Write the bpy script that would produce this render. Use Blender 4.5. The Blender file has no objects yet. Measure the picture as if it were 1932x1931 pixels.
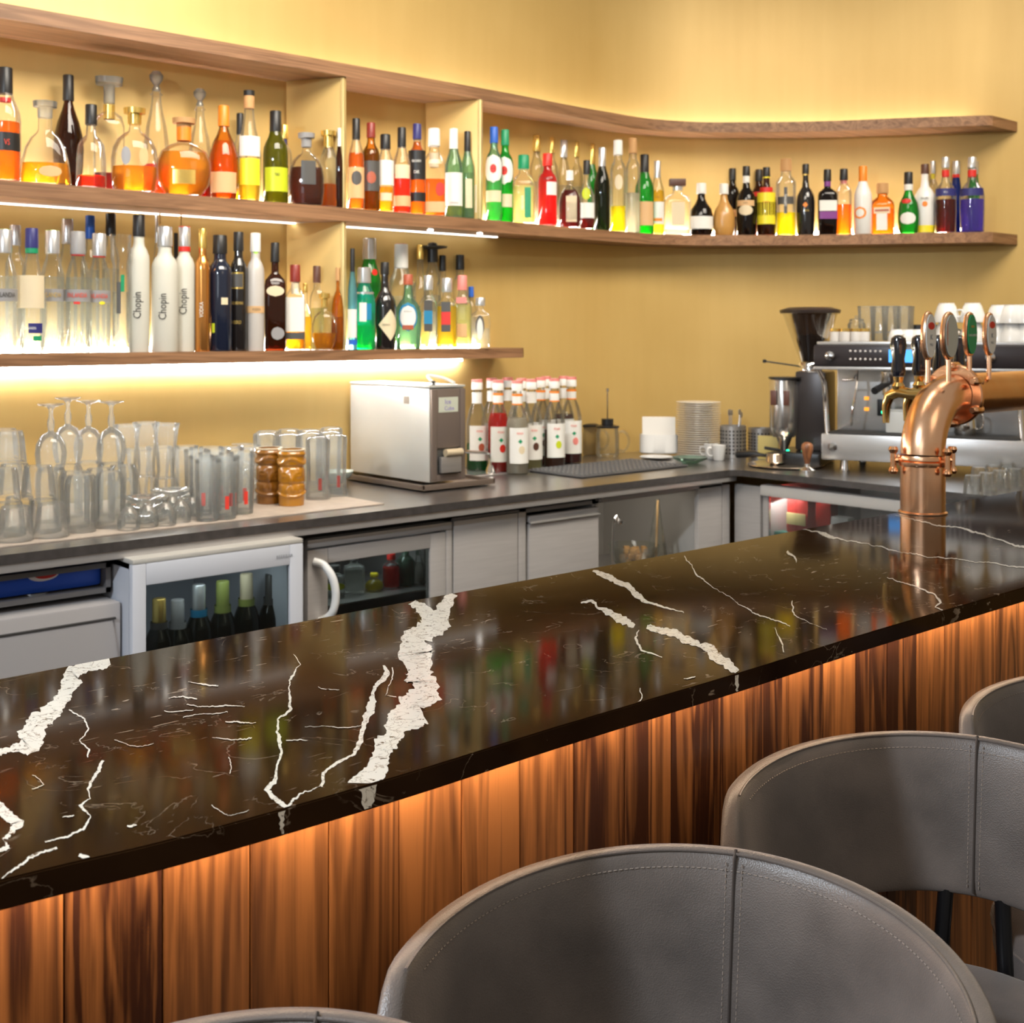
import bpy, bmesh, math, random
from mathutils import Vector, Matrix
R = math.radians
random.seed(7)
sc = bpy.context.scene
C = sc.collection

# ------------------------------------------------------------ camera
EYE, F, HX, HY = 1.45, 2310.0, 966.0, 628.0     # eye height, focal length in pixels, vanishing column and horizon row
YAW = math.atan2(.661, .75)
cu, su = math.cos(YAW), math.sin(YAW)
cd = bpy.data.cameras.new('camera'); cam = bpy.data.objects.new('camera', cd); C.objects.link(cam)
cam.location = (0, 0, EYE); cam.rotation_euler = (R(90), 0, -YAW)
cd.sensor_width = 36; cd.lens = F / 1932 * 36; cd.shift_y = -(965.5 - HY) / 1932
cd.clip_start = .02; cd.clip_end = 60
cd.dof.use_dof = True; cd.dof.focus_distance = 1.35; cd.dof.aperture_fstop = 14
sc.camera = cam
# ------------------------------------------------------------ world, room lamps, exposure
w = bpy.data.worlds.new('room_air'); sc.world = w; w.use_nodes = True
bg = w.node_tree.nodes['Background']; bg.inputs[0].default_value = (1.0, .90, .76, 1); bg.inputs[1].default_value = .35
sc.view_settings.view_transform = 'Standard'; sc.view_settings.look = 'None'
sc.view_settings.exposure = 0.0; sc.view_settings.gamma = 1
try: sc.view_settings.use_curve_mapping = False
except Exception: pass
sc.cycles.transparent_max_bounces = 32; sc.cycles.max_bounces = 9
sc.cycles.diffuse_bounces = 4; sc.cycles.glossy_bounces = 4; sc.cycles.transmission_bounces = 6
sc.cycles.sample_clamp_indirect = 6; sc.cycles.caustics_reflective = False; sc.cycles.caustics_refractive = False
def area(name, loc, target, size, power, col, sy=None, spread=None):
    d = bpy.data.lights.new(name, 'AREA'); d.energy = power; d.color = col; d.size = size
    if sy: d.shape = 'RECTANGLE'; d.size_y = sy
    if spread: d.spread = R(spread)
    o = bpy.data.objects.new(name, d); C.objects.link(o); o.location = loc
    o.rotation_euler = (Vector(target) - Vector(loc)).to_track_quat('-Z', 'Y').to_euler(); return o
area('aisle_ceiling_lamp', (1.6, 1.75, 3.2), (2.0, 3.4, 1.5), 1.8, 38, (1, .91, .78), .7, 115)
area('corner_ceiling_lamp', (3.6, 1.4, 3.3), (4.0, 2.6, 1.2), 1.2, 20, (1, .90, .76), .8, 105)
area('cool_spot_lamp', (-1.02, 1.22, 2.5), (.9, .6, .9), .12, 62, (.80, .90, 1), .12)
area('room_ceiling_lamp', (1.6, -1.2, 3.0), (1.6, 1.0, .9), 1.2, 7, (1, .84, .66), 1.2)

area('window_light', (-2.0, -.3, 1.9), (.7, .5, .9), 1.3, 9, (.82, .91, 1), 1.0)

# ------------------------------------------------------------ turning photo measurements into places
def on_z(px, py, z):
    t = (px - HX) / F; l = (EYE - z) * F / (py - HY)
    return Vector((l * (cu * t + su), l * (-su * t + cu)))
def on_y(px, Y):
    t = (px - HX) / F; l = Y / (-su * t + cu)
    return Vector((l * (cu * t + su), Y)), l
def on_x(px, X):
    t = (px - HX) / F; l = X / (cu * t + su)
    return Vector((X, l * (-su * t + cu))), l
def depth(p): return su * p[0] + cu * p[1]
def zat(py, l): return EYE - (py - HY) / F * l

# ------------------------------------------------------------ materials
MATS = {}
def newmat(name):
    m = bpy.data.materials.new(name); m.use_nodes = True; nt = m.node_tree
    return m, nt, nt.nodes['Principled BSDF'], nt.nodes['Material Output']
def pbr(name, col, rough=.5, metal=0, noise=0, nscale=30, bump=0, bscale=200, spec=.5, coat=0, stretch=None, emit=0):
    if name in MATS: return MATS[name]
    m, nt, p, out = newmat(name)
    p.inputs['Base Color'].default_value = (*col, 1); p.inputs['Roughness'].default_value = rough
    p.inputs['Metallic'].default_value = metal; p.inputs['Specular IOR Level'].default_value = spec
    p.inputs['Coat Weight'].default_value = coat
    if emit: p.inputs['Emission Color'].default_value = (*col, 1); p.inputs['Emission Strength'].default_value = emit
    if noise or bump:
        tc = nt.nodes.new('ShaderNodeTexCoord'); mp = nt.nodes.new('ShaderNodeMapping')
        nt.links.new(tc.outputs['Object'], mp.inputs[0])
        if stretch: mp.inputs['Scale'].default_value = stretch
    if noise:
        n = nt.nodes.new('ShaderNodeTexNoise'); n.inputs['Scale'].default_value = nscale; n.inputs['Detail'].default_value = 5
        nt.links.new(mp.outputs[0], n.inputs['Vector'])
        r = nt.nodes.new('ShaderNodeValToRGB')
        r.color_ramp.elements[0].position = .3; r.color_ramp.elements[1].position = .7
        r.color_ramp.elements[0].color = (*[max(0, c * (1 - noise)) for c in col], 1)
        r.color_ramp.elements[1].color = (*[min(1, c * (1 + noise)) for c in col], 1)
        nt.links.new(n.outputs[0], r.inputs[0]); nt.links.new(r.outputs[0], p.inputs['Base Color'])
    if bump:
        n = nt.nodes.new('ShaderNodeTexNoise'); n.inputs['Scale'].default_value = bscale; n.inputs['Detail'].default_value = 3
        nt.links.new(mp.outputs[0], n.inputs['Vector'])
        b = nt.nodes.new('ShaderNodeBump'); b.inputs['Strength'].default_value = bump; b.inputs['Distance'].default_value = .002
        nt.links.new(n.outputs[0], b.inputs['Height']); nt.links.new(b.outputs[0], p.inputs['Normal'])
    MATS[name] = m; return m
def led(name, col, s):
    m, nt, p, out = newmat(name); nt.nodes.remove(p)
    e = nt.nodes.new('ShaderNodeEmission'); e.inputs[0].default_value = (*col, 1); e.inputs[1].default_value = s
    nt.links.new(e.outputs[0], out.inputs[0]); return m
def clear(name, col, body=.12, edge=.5, white=(.9, .95, .92), gloss=1.0, rough=.03):
    """glass or liquid: tinted see-through, body and rim colour standing in for refracted light, and sharp highlights"""
    if name in MATS: return MATS[name]
    m, nt, p, out = newmat(name); nt.nodes.remove(p); N = nt.nodes; L = nt.links
    tr = N.new('ShaderNodeBsdfTransparent'); tr.inputs[0].default_value = (*col, 1)
    tl = N.new('ShaderNodeBsdfTranslucent'); tl.inputs[0].default_value = (*white, 1)
    df = N.new('ShaderNodeBsdfDiffuse'); df.inputs[0].default_value = (*white, 1)
    md = N.new('ShaderNodeMixShader'); md.inputs[0].default_value = .35; L.new(tl.outputs[0], md.inputs[1]); L.new(df.outputs[0], md.inputs[2])
    lw = N.new('ShaderNodeLayerWeight'); lw.inputs[0].default_value = .35
    pw = N.new('ShaderNodeMath'); pw.operation = 'POWER'; pw.inputs[1].default_value = 2.2; L.new(lw.outputs['Facing'], pw.inputs[0])
    ma = N.new('ShaderNodeMath'); ma.operation = 'MULTIPLY_ADD'; ma.inputs[1].default_value = edge; ma.inputs[2].default_value = body
    ma.use_clamp = True; L.new(pw.outputs[0], ma.inputs[0])
    m1 = N.new('ShaderNodeMixShader'); L.new(ma.outputs[0], m1.inputs[0]); L.new(tr.outputs[0], m1.inputs[1]); L.new(md.outputs[0], m1.inputs[2])
    gl = N.new('ShaderNodeBsdfGlossy'); gl.inputs['Roughness'].default_value = rough
    fr = N.new('ShaderNodeFresnel'); fr.inputs[0].default_value = 1.5
    fm = N.new('ShaderNodeMath'); fm.operation = 'MULTIPLY'; fm.inputs[1].default_value = gloss; fm.use_clamp = True; L.new(fr.outputs[0], fm.inputs[0])
    m2 = N.new('ShaderNodeMixShader'); L.new(fm.outputs[0], m2.inputs[0]); L.new(m1.outputs[0], m2.inputs[1]); L.new(gl.outputs[0], m2.inputs[2])
    L.new(m2.outputs[0], out.inputs[0]); MATS[name] = m; return m

def wood(name, dark, light, axis, rnd=.0, fine=70, rough=.4, coat=.2, contrast=(.32, .72), long=1.2):
    """grain runs along axis; rnd gives each board a shift of its own"""
    m, nt, p, out = newmat(name); N = nt.nodes; L = nt.links
    tc = N.new('ShaderNodeTexCoord'); oi = N.new('ShaderNodeObjectInfo')
    cb = N.new('ShaderNodeMath'); cb.operation = 'MULTIPLY'; cb.inputs[1].default_value = 37.0; L.new(oi.outputs['Random'], cb.inputs[0])
    ad = N.new('ShaderNodeVectorMath'); ad.operation = 'ADD'; L.new(tc.outputs['Object'], ad.inputs[0]); L.new(cb.outputs[0], ad.inputs[1])
    def mapped(s_across, s_long):
        mp = N.new('ShaderNodeMapping'); s = [s_across] * 3; s[axis] = s_long; mp.inputs['Scale'].default_value = s
        L.new(ad.outputs[0], mp.inputs[0]); return mp
    n1 = N.new('ShaderNodeTexNoise'); n1.inputs['Scale'].default_value = 1; n1.inputs['Detail'].default_value = 3
    n1.inputs['Distortion'].default_value = 1.1; L.new(mapped(22, long).outputs[0], n1.inputs['Vector'])
    n2 = N.new('ShaderNodeTexNoise'); n2.inputs['Scale'].default_value = 1; n2.inputs['Detail'].default_value = 5
    L.new(mapped(fine, long * 1.6).outputs[0], n2.inputs['Vector'])
    n3 = N.new('ShaderNodeTexNoise'); n3.inputs['Scale'].default_value = 1; n3.inputs['Detail'].default_value = 6
    L.new(mapped(fine * 9, long * 12).outputs[0], n3.inputs['Vector'])
    wv = N.new('ShaderNodeMath'); wv.operation = 'SINE'
    w1 = N.new('ShaderNodeMath'); w1.operation = 'MULTIPLY'; w1.inputs[1].default_value = 34; L.new(n1.outputs[0], w1.inputs[0]); L.new(w1.outputs[0], wv.inputs[0])
    def mad(a, k, c):
        x = N.new('ShaderNodeMath'); x.operation = 'MULTIPLY_ADD'; x.inputs[1].default_value = k
        L.new(a, x.inputs[0])
        if isinstance(c, float): x.inputs[2].default_value = c
        else: L.new(c, x.inputs[2])
        return x.outputs[0]
    v = mad(wv.outputs[0], .10, -.12)
    v = mad(n1.outputs[0], .45, v); v = mad(n2.outputs[0], .65, v); v = mad(n3.outputs[0], .18, v)
    v = mad(oi.outputs['Random'], rnd, v) if rnd else v
    v = mad(v, 1.0, -rnd * .5)
    rp = N.new('ShaderNodeValToRGB'); rp.color_ramp.elements[0].position = contrast[0]; rp.color_ramp.elements[1].position = contrast[1]
    rp.color_ramp.elements[0].color = (*dark, 1); rp.color_ramp.elements[1].color = (*light, 1)
    L.new(v, rp.inputs[0]); L.new(rp.outputs[0], p.inputs['Base Color'])
    p.inputs['Roughness'].default_value = rough; p.inputs['Coat Weight'].default_value = coat; p.inputs['Coat Roughness'].default_value = .3
    b = N.new('ShaderNodeBump'); b.inputs['Strength'].default_value = .15; b.inputs['Distance'].default_value = .001
    L.new(n3.outputs[0], b.inputs['Height']); L.new(b.outputs[0], p.inputs['Normal'])
    MATS[name] = m; return m

# ------------------------------------------------------------ mesh helpers
def mesh_obj(name, me, mat, parent=None, smooth=True, angle=40):
    if mat is not None and len(me.materials) == 0:
        for m in (mat if isinstance(mat, (list, tuple)) else [mat]): me.materials.append(m)
    if smooth and len(me.polygons):
        me.polygons.foreach_set('use_smooth', [True] * len(me.polygons))
        try: me.set_sharp_from_angle(angle=R(angle))
        except Exception: pass
    o = bpy.data.objects.new(name, me); C.objects.link(o)
    if parent is not None: o.parent = parent
    return o
def from_bm(name, bm, mat, parent=None, smooth=True, angle=40):
    bmesh.ops.recalc_face_normals(bm, faces=bm.faces)
    me = bpy.data.meshes.new(name); bm.to_mesh(me); bm.free()
    return mesh_obj(name, me, mat, parent, smooth, angle)
def lathe_bm(bm, prof, seg=24, cx=0, cy=0, cz=0, ry=1, close=True):
    """prof: (radius, z) or (radius, z, squareness); the ring is round for squareness 2, boxy above"""
    rings = []
    for q in prof:
        r, z = q[0], q[1]; pw = q[2] if len(q) > 2 else 2
        ring = []
        for k in range(seg):
            a = 2 * math.pi * (k + .5) / seg; c, s = math.cos(a), math.sin(a)
            f = 1 / ((abs(c) ** pw + abs(s) ** pw) ** (1 / pw))
            ring.append(bm.verts.new((cx + r * f * c, cy + r * f * s * ry, cz + z)))
        rings.append(ring)
    for a, b in zip(rings, rings[1:]):
        for k in range(seg):
            j = (k + 1) % seg
            try: bm.faces.new((a[k], a[j], b[j], b[k]))
            except ValueError: pass
    if close:
        for ring in (rings[0], rings[-1]):
            try: bm.faces.new(ring)
            except ValueError: pass
    return rings
def lathe(name, prof, mat, parent=None, seg=24, ry=1, close=True, angle=40):
    bm = bmesh.new(); lathe_bm(bm, prof, seg, ry=ry, close=close); return from_bm(name, bm, mat, parent, angle=angle)
def box_bm(bm, x0, x1, y0, y1, z0, z1, bev=0, M=None):
    r = bmesh.ops.create_cube(bm, size=1); vs = r['verts']
    for v in vs: v.co = Vector(((x0 + x1) / 2 + v.co.x * (x1 - x0), (y0 + y1) / 2 + v.co.y * (y1 - y0), (z0 + z1) / 2 + v.co.z * (z1 - z0)))
    if bev:
        es = list({e for v in vs for e in v.link_edges})
        g = bmesh.ops.bevel(bm, geom=es, offset=bev, segments=2, affect='EDGES', profile=.6)
        vs = list({v for f in g['faces'] for v in f.verts} | {v for v in vs if v.is_valid})
    if M is not None: bmesh.ops.transform(bm, matrix=M, verts=[v for v in vs if v.is_valid])
def box(name, x0, x1, y0, y1, z0, z1, mat, parent=None, bev=.002, M=None):
    bm = bmesh.new(); box_bm(bm, x0, x1, y0, y1, z0, z1, bev); o = from_bm(name, bm, mat, parent)
    return o
def tube_bm(bm, pts, rad, seg=12, cap=True):
    pts = [Vector(p) for p in pts]; n = len(pts)
    rads = rad if isinstance(rad, (list, tuple)) else [rad] * n
    tang = [(pts[min(i + 1, n - 1)] - pts[max(i - 1, 0)]).normalized() for i in range(n)]
    up = Vector((0, 0, 1)) if abs(tang[0].z) < .9 else Vector((1, 0, 0))
    nrm = (up - tang[0] * up.dot(tang[0])).normalized(); rings = []
    for i in range(n):
        nrm = (nrm - tang[i] * nrm.dot(tang[i])).normalized(); bi = tang[i].cross(nrm)
        rings.append([bm.verts.new(pts[i] + (nrm * math.cos(2 * math.pi * k / seg) + bi * math.sin(2 * math.pi * k / seg)) * rads[i]) for k in range(seg)])
    for a, b in zip(rings, rings[1:]):
        for k in range(seg): bm.faces.new((a[k], a[(k + 1) % seg], b[(k + 1) % seg], b[k]))
    if cap:
        bm.faces.new(rings[0][::-1]); bm.faces.new(rings[-1])
def tube(name, pts, rad, mat, parent=None, seg=12, angle=40):
    bm = bmesh.new(); tube_bm(bm, pts, rad, seg); return from_bm(name, bm, mat, parent, angle=angle)
def spline(P, n=8):
    out = []; P = [Vector(p) for p in P]
    for i in range(len(P) - 1):
        a, b, c, d = P[max(i - 1, 0)], P[i], P[i + 1], P[min(i + 2, len(P) - 1)]
        for k in range(n):
            t = k / n; out.append(.5 * ((2 * b) + (c - a) * t + (2 * a - 5 * b + 4 * c - d) * t * t + (3 * b - a - 3 * c + d) * t ** 3))
    out.append(P[-1]); return out
def plate_bm(bm, front, back, z0, z1):
    """a board between two plan curves of equal length"""
    n = len(front); L = []
    for z in (z0, z1): L.append(([bm.verts.new((p[0], p[1], z)) for p in front], [bm.verts.new((p[0], p[1], z)) for p in back]))
    (f0, b0), (f1, b1) = L
    for i in range(n - 1):
        bm.faces.new((f0[i], f0[i + 1], b0[i + 1], b0[i])); bm.faces.new((f1[i], b1[i], b1[i + 1], f1[i + 1]))
        bm.faces.new((f0[i], f1[i], f1[i + 1], f0[i + 1])); bm.faces.new((b0[i], b0[i + 1], b1[i + 1], b1[i]))
    for i in (0, n - 1): bm.faces.new((f0[i], b0[i], b1[i], f1[i]))
def empty(name, loc=(0, 0, 0), rz=0):
    o = bpy.data.objects.new(name, None); C.objects.link(o); o.location = loc; o.rotation_euler = (0, 0, rz); o.empty_display_size = .05
    return o
def tag(o, label=None, cat=None, group=None, kind=None):
    if label: o['label'] = label
    if cat: o['category'] = cat
    if group: o['group'] = group
    if kind: o['kind'] = kind
    return o
def clone(o, parent=None):
    c = o.copy(); C.objects.link(c); c.parent = parent
    for ch in o.children: clone(ch, c)
    return c
_fonts = {}
def text_mesh(s, size):
    key = (s,)
    if key not in _fonts:
        cu_ = bpy.data.curves.new('t', 'FONT'); cu_.body = s; cu_.size = 1; cu_.align_x = 'CENTER'; cu_.align_y = 'CENTER'; cu_.resolution_u = 2
        o = bpy.data.objects.new('t', cu_); C.objects.link(o)
        dg = bpy.context.evaluated_depsgraph_get(); me = bpy.data.meshes.new_from_object(o.evaluated_get(dg))
        bpy.data.objects.remove(o); _fonts[key] = me
    me = _fonts[key].copy()
    for v in me.vertices: v.co *= size
    return me
def flat_text(name, s, size, mat, parent, M, sx=1.0):
    me = text_mesh(s, size)
    for v in me.vertices: v.co = M @ Vector((v.co.x * sx, v.co.y, 0))
    return mesh_obj(name, me, mat, parent, smooth=False)
def round_text(name, s, size, r, z, mat, parent, vertical=False, sx=1.0, ry=1.0):
    """lettering bent round the front (-Y side) of a bottle of radius r"""
    me = text_mesh(s, size)
    for v in me.vertices:
        x, y = v.co.x * sx, v.co.y
        if vertical: x, y = -y, x
        a = max(-1.5, min(1.5, x / r)); v.co = Vector((r * math.sin(a), -r * ry * math.cos(a), z + y))
    return mesh_obj(name, me, mat, parent, smooth=False)
# ------------------------------------------------------------ shared materials
def gold_wall():
    m, nt, p, out = newmat('gold_plaster'); N = nt.nodes; L = nt.links
    tc = N.new('ShaderNodeTexCoord'); n = N.new('ShaderNodeTexNoise'); n.inputs['Scale'].default_value = 1.3; n.inputs['Detail'].default_value = 6
    L.new(tc.outputs['Object'], n.inputs['Vector'])
    mp = N.new('ShaderNodeMapping'); mp.inputs['Scale'].default_value = (14, 14, 1.2); L.new(tc.outputs['Object'], mp.inputs[0])
    n2 = N.new('ShaderNodeTexNoise'); n2.inputs['Scale'].default_value = 1.5; n2.inputs['Detail'].default_value = 7; L.new(mp.outputs[0], n2.inputs['Vector'])
    a = N.new('ShaderNodeMath'); a.operation = 'MULTIPLY_ADD'; a.inputs[1].default_value = .28; L.new(n2.outputs[0], a.inputs[0]); L.new(n.outputs[0], a.inputs[2])
    r = N.new('ShaderNodeValToRGB'); r.color_ramp.elements[0].position = .35; r.color_ramp.elements[1].position = .95
    r.color_ramp.elements[0].color = (.58, .375, .11, 1); r.color_ramp.elements[1].color = (.72, .50, .18, 1)
    L.new(a.outputs[0], r.inputs[0]); L.new(r.outputs[0], p.inputs['Base Color'])
    p.inputs['Metallic'].default_value = .30; p.inputs['Roughness'].default_value = .45; p.inputs['Coat Weight'].default_value = .35; p.inputs['Coat Roughness'].default_value = .4
    return m
GOLD = gold_wall()
SHELFW = wood('walnut_shelf', (.12, .055, .024), (.40, .21, .105), 0, fine=40, rough=.45, coat=.1, contrast=(.2, .8))
STEEL = pbr('brushed_steel', (.50, .48, .465), .34, .75, noise=.06, nscale=8, stretch=(1, 1, 25))
CABST = pbr('satin_steel_front', (.50, .475, .46), .42, .30, noise=.05, nscale=6, stretch=(1, 1, 18))
GREYP = pbr('grey_painted_metal', (.42, .40, .40), .4)
WHITEM = pbr('white_enamel', (.62, .64, .70), .35)
DARK = pbr('dark_recess', (.035, .033, .032), .6)
BLACKP = pbr('black_plastic', (.012, .012, .013), .35)
CHROME = pbr('chrome', (.78, .77, .76), .12, 1)
GLASSD = clear('dark_door_glass', (.80, .84, .82), body=.02, edge=.1, white=(.25, .27, .27))
LEDW = led('warm_led', (1, .97, .93), 98)
LEDW2 = led('white_led', (.93, .96, 1), 80)

# ------------------------------------------------------------ walls, floor
WALL = [(-1.4, 3.46), (.4, 3.46), (1.4, 3.46), (2.3, 3.46), (3.0, 3.46), (3.4, 3.46), (3.6, 3.455), (3.8, 3.41), (3.97, 3.33), (4.13, 3.2), (4.29, 3.05), (4.43, 2.88), (4.56, 2.70), (4.70, 2.5), (4.84, 2.33), (4.95, 2.12), (5.0, 1.9), (5.02, 1.6), (5.02, .6), (5.02, -1.5)]
wp = [tuple(p)[:2] for p in spline([(x, y, 0) for x, y in WALL], 6)]
bm = bmesh.new(); nz = 2
lo = [bm.verts.new((x, y, 0)) for x, y in wp]; hi = [bm.verts.new((x, y, 3.6)) for x, y in wp]
for i in range(len(wp) - 1): bm.faces.new((lo[i], lo[i + 1], hi[i + 1], hi[i]))
tag(from_bm('wall_back', bm, GOLD), kind='structure')
box('floor', -2.5, 6, -2.5, 4, -.05, 0, pbr('dark_floor', (.06, .045, .035), .35, noise=.2, nscale=4), bev=0)
tag(bpy.data.objects['floor'], kind='structure')

# ------------------------------------------------------------ shelves
FR = [(-.6, 3.245), (1.1, 3.248), (2.16, 3.26), (2.875, 3.279), (3.1, 3.295), (3.275, 3.304), (3.448, 3.306), (3.574, 3.305), (3.685, 3.285), (3.851, 3.214), (3.998, 3.085), (4.158, 2.93), (4.28, 2.775), (4.394, 2.604), (4.546, 2.406), (4.597, 2.36)]
BK = [(-.6, 3.459), (1.1, 3.459), (2.16, 3.459), (2.875, 3.459), (3.1, 3.459), (3.275, 3.459), (3.448, 3.458), (3.60, 3.452), (3.75, 3.42), (3.97, 3.325), (4.13, 3.195), (4.285, 3.045), (4.42, 2.885), (4.555, 2.70), (4.715, 2.47), (4.81, 2.365)]
fr = [tuple(p)[:2] for p in spline([(x, y, 0) for x, y in FR], 6)]
bk = [tuple(p)[:2] for p in spline([(x, y, 0) for x, y in BK], 6)]
def shelf(label, z0, z1, xend=None):
    f, b = fr, bk
    if xend: 
        k = max(i for i, p in enumerate(fr) if p[0] <= xend); f, b = fr[:k + 1] + [(xend, 3.30)], bk[:k + 1] + [(xend, 3.459)]
    bm = bmesh.new(); plate_bm(bm, f, b, z0, z1)
    o = from_bm('wall_shelf', bm, SHELFW, angle=25); return tag(o, label, 'shelf')
Z_TOP, Z_MID, Z_LOW, Z_WT, Z_BAR = 2.3035, 1.846, 1.395, .962, 1.08
shelf('topmost long walnut shelf curving round the corner, nothing standing on it', Z_TOP - .04, Z_TOP)
shelf('middle long walnut shelf curving round the corner, crowded with liqueur bottles', Z_MID - .042, Z_MID)
shelf('lowest and shortest walnut shelf, ending left of the corner above the syrup bottles', Z_LOW - .035, Z_LOW, 2.965)
def led_strip(label, z0, z1, off, xend, mat, x0=None):
    pts = [p for p in bk if p[0] <= xend and (x0 is None or p[0] >= x0)]
    n = len(pts); f = []; b = []
    for i, p in enumerate(pts):
        a, c = pts[max(i - 1, 0)], pts[min(i + 1, n - 1)]; d = Vector((c[0] - a[0], c[1] - a[1])).normalized(); nn = Vector((d.y, -d.x))
        f.append((p[0] + nn.x * (off + .012), p[1] + nn.y * (off + .012))); b.append((p[0] + nn.x * off, p[1] + nn.y * off))
    bm = bmesh.new(); plate_bm(bm, f, b, z0, z1); o = from_bm('light_strip', bm, mat, smooth=False)
    return tag(o, label, 'light')
led_strip('warm light strip lying on top of the topmost shelf against the wall', Z_TOP + .001, Z_TOP + .009, .028, 4.70, led('soft_led', (1, .98, .98), 12))
led_strip('warm light strip along the wall behind the bottles of the middle shelf', Z_MID + .001, Z_MID + .013, .006, 4.66, LEDW)
led_strip('warm light strip along the wall behind the bottles of the lowest shelf', Z_LOW + .001, Z_LOW + .013, .006, 2.90, LEDW)
led_strip('white light strip under the lowest shelf shining down on the glasses', Z_LOW - .047, Z_LOW - .036, .012, on_y(895, 3.44)[0].x, LEDW2)
led_strip('thin light strip under the rear edge of the middle shelf, above the vodka bottles', Z_MID - .0455, Z_MID - .0425, .03, 2.95, led('under_led', (1, .95, .86), 5))
for i, px in enumerate((812, 905)):
    g = on_y(px, 3.34)[0]; o = lathe('downlight', [(.001, 0), (.009, 0), (.010, .003), (.001, .003)], led('spot_led', (1, .97, .9), 25), None, 16); o.location = (g.x, 3.34, Z_MID - .0455)
    tag(o, ('left' if i == 0 else 'right') + ' one of two tiny downlights under the middle shelf', 'light')
# slanted brass dividers
BRASS = pbr('brass_divider', (.66, .46, .17), .38, .4)
def divider(label, pf, pb, z0, z1):
    f = on_y(pf, 3.272)[0]; b = on_y(pb, 3.452)[0]; d = (b - f); L_ = d.length; ang = math.atan2(d.y, d.x)
    root = empty('shelf_divider', (f.x, f.y, z0), ang); tag(root, label, 'divider', 'brass shelf dividers')
    box('panel', 0.012, L_ - .004, -.007, .007, 0.001, z1 - z0 - .001, BRASS, root, .001)
    box('edge_strip', 0, .012, -.010, .010, 0.001, z1 - z0 - .001, pbr('lit_brass_edge', (.74, .58, .26), .35, .4), root, .002)  # paler than the panel: the light on the front edge is in the colour
divider('slanted brass divider on the middle shelf, the left one of the upper two', 651, 540, Z_MID, Z_TOP - .04)
divider('slanted brass divider on the middle shelf, right one, beside the green round-label bottles', 909, 803, Z_MID, Z_TOP - .04)
divider('slanted brass divider standing on the lowest shelf between whiskies and gins', 651, 541, Z_LOW, Z_MID - .042)
for i, px in enumerate((301, 341)):
    b = on_y(px, 3.42)[0]; o = tube('shelf_bracket', [(b.x, b.y, Z_MID - .0425), (b.x, b.y, Z_MID - .075), (b.x, b.y - .012, Z_MID - .08)], .004, BRASS)
    tag(o, ('left' if i == 0 else 'right') + ' one of two small brass hooks under the middle shelf', 'hook')

# ------------------------------------------------------------ worktop
WTY, WTX = 2.752, 3.487
WTM = pbr('dark_stone_worktop', (.060, .054, .052), .26, noise=.25, nscale=40, coat=1.0, spec=1.0)
WTM.node_tree.nodes['Principled BSDF'].inputs['Coat Roughness'].default_value = .28
bm = bmesh.new()
wall_r = [p for p in wp if p[0] >= -1.0]
poly = [(-1.0, WTY), (WTX - .03, WTY), (WTX, WTY - .03), (WTX, .9), (5.015, .9)] + [(p[0] - .003, p[1] - .003) for p in reversed(wall_r) if p[1] > .9]
lo = [bm.verts.new((x, y, Z_WT - .022)) for x, y in poly]; hi = [bm.verts.new((x, y, Z_WT)) for x, y in poly]
bm.faces.new(lo[::-1]); bm.faces.new(hi)
for i in range(len(poly)): j = (i + 1) % len(poly); bm.faces.new((lo[i], lo[j], hi[j], hi[i]))
tag(from_bm('worktop', bm, WTM, smooth=False), 'dark grey L-shaped stone worktop under the shelves, turning the corner', 'worktop')
box('worktop_rail', -1.0, 3.50, WTY + .004, WTY + .03, Z_WT - .042, Z_WT - .0225, pbr('pale_trim', (.55, .52, .50), .35, .5), bev=.002)
tag(bpy.data.objects['worktop_rail'], 'thin pale metal rail running under the front edge of the worktop', 'rail')

# ------------------------------------------------------------ cabinets below (front faces near Y = 2.79)
CY = 2.79
def X(px, Y=CY): return on_y(px, Y)[0].x
def Z(px, py, Y=CY): return zat(py, on_y(px, Y)[1])
def cabinet(name, label, cat, x0, x1, z0=.1, z1=.905, y0=CY, y1=3.40, body=CABST, open_front=False):
    root = empty(name, ((x0 + x1) / 2, y0, 0)); tag(root, label, cat)
    root['x0'] = x0
    bm = bmesh.new(); h = (x1 - x0) / 2; t = .012; d = y1 - y0
    box_bm(bm, -h, -h + t, .022, d, z0, z1); box_bm(bm, h - t, h, .022, d, z0, z1); box_bm(bm, -h, h, d - t, d, z0, z1)
    box_bm(bm, -h, h, .022, d, z0, z0 + t); box_bm(bm, -h, h, .022, d, z1 - t, z1)
    from_bm('body', bm, body, root, smooth=False); return root, h
def framed_door(root, name, x0, x1, z0, z1, wx0, wx1, wz0, wz1, mat, y0=0, th=.02, glass=GLASSD):
    bm = bmesh.new()
    box_bm(bm, x0, wx0, y0, y0 + th, z0, z1, .003); box_bm(bm, wx1, x1, y0, y0 + th, z0, z1, .003)
    box_bm(bm, wx0, wx1, y0, y0 + th, wz1, z1, .003); box_bm(bm, wx0, wx1, y0, y0 + th, z0, wz0, .003)
    d = from_bm(name, bm, mat, root); g = box('pane', wx0, wx1, y0 + .008, y0 + .012, wz0, wz1, glass, d, 0); return d
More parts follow.
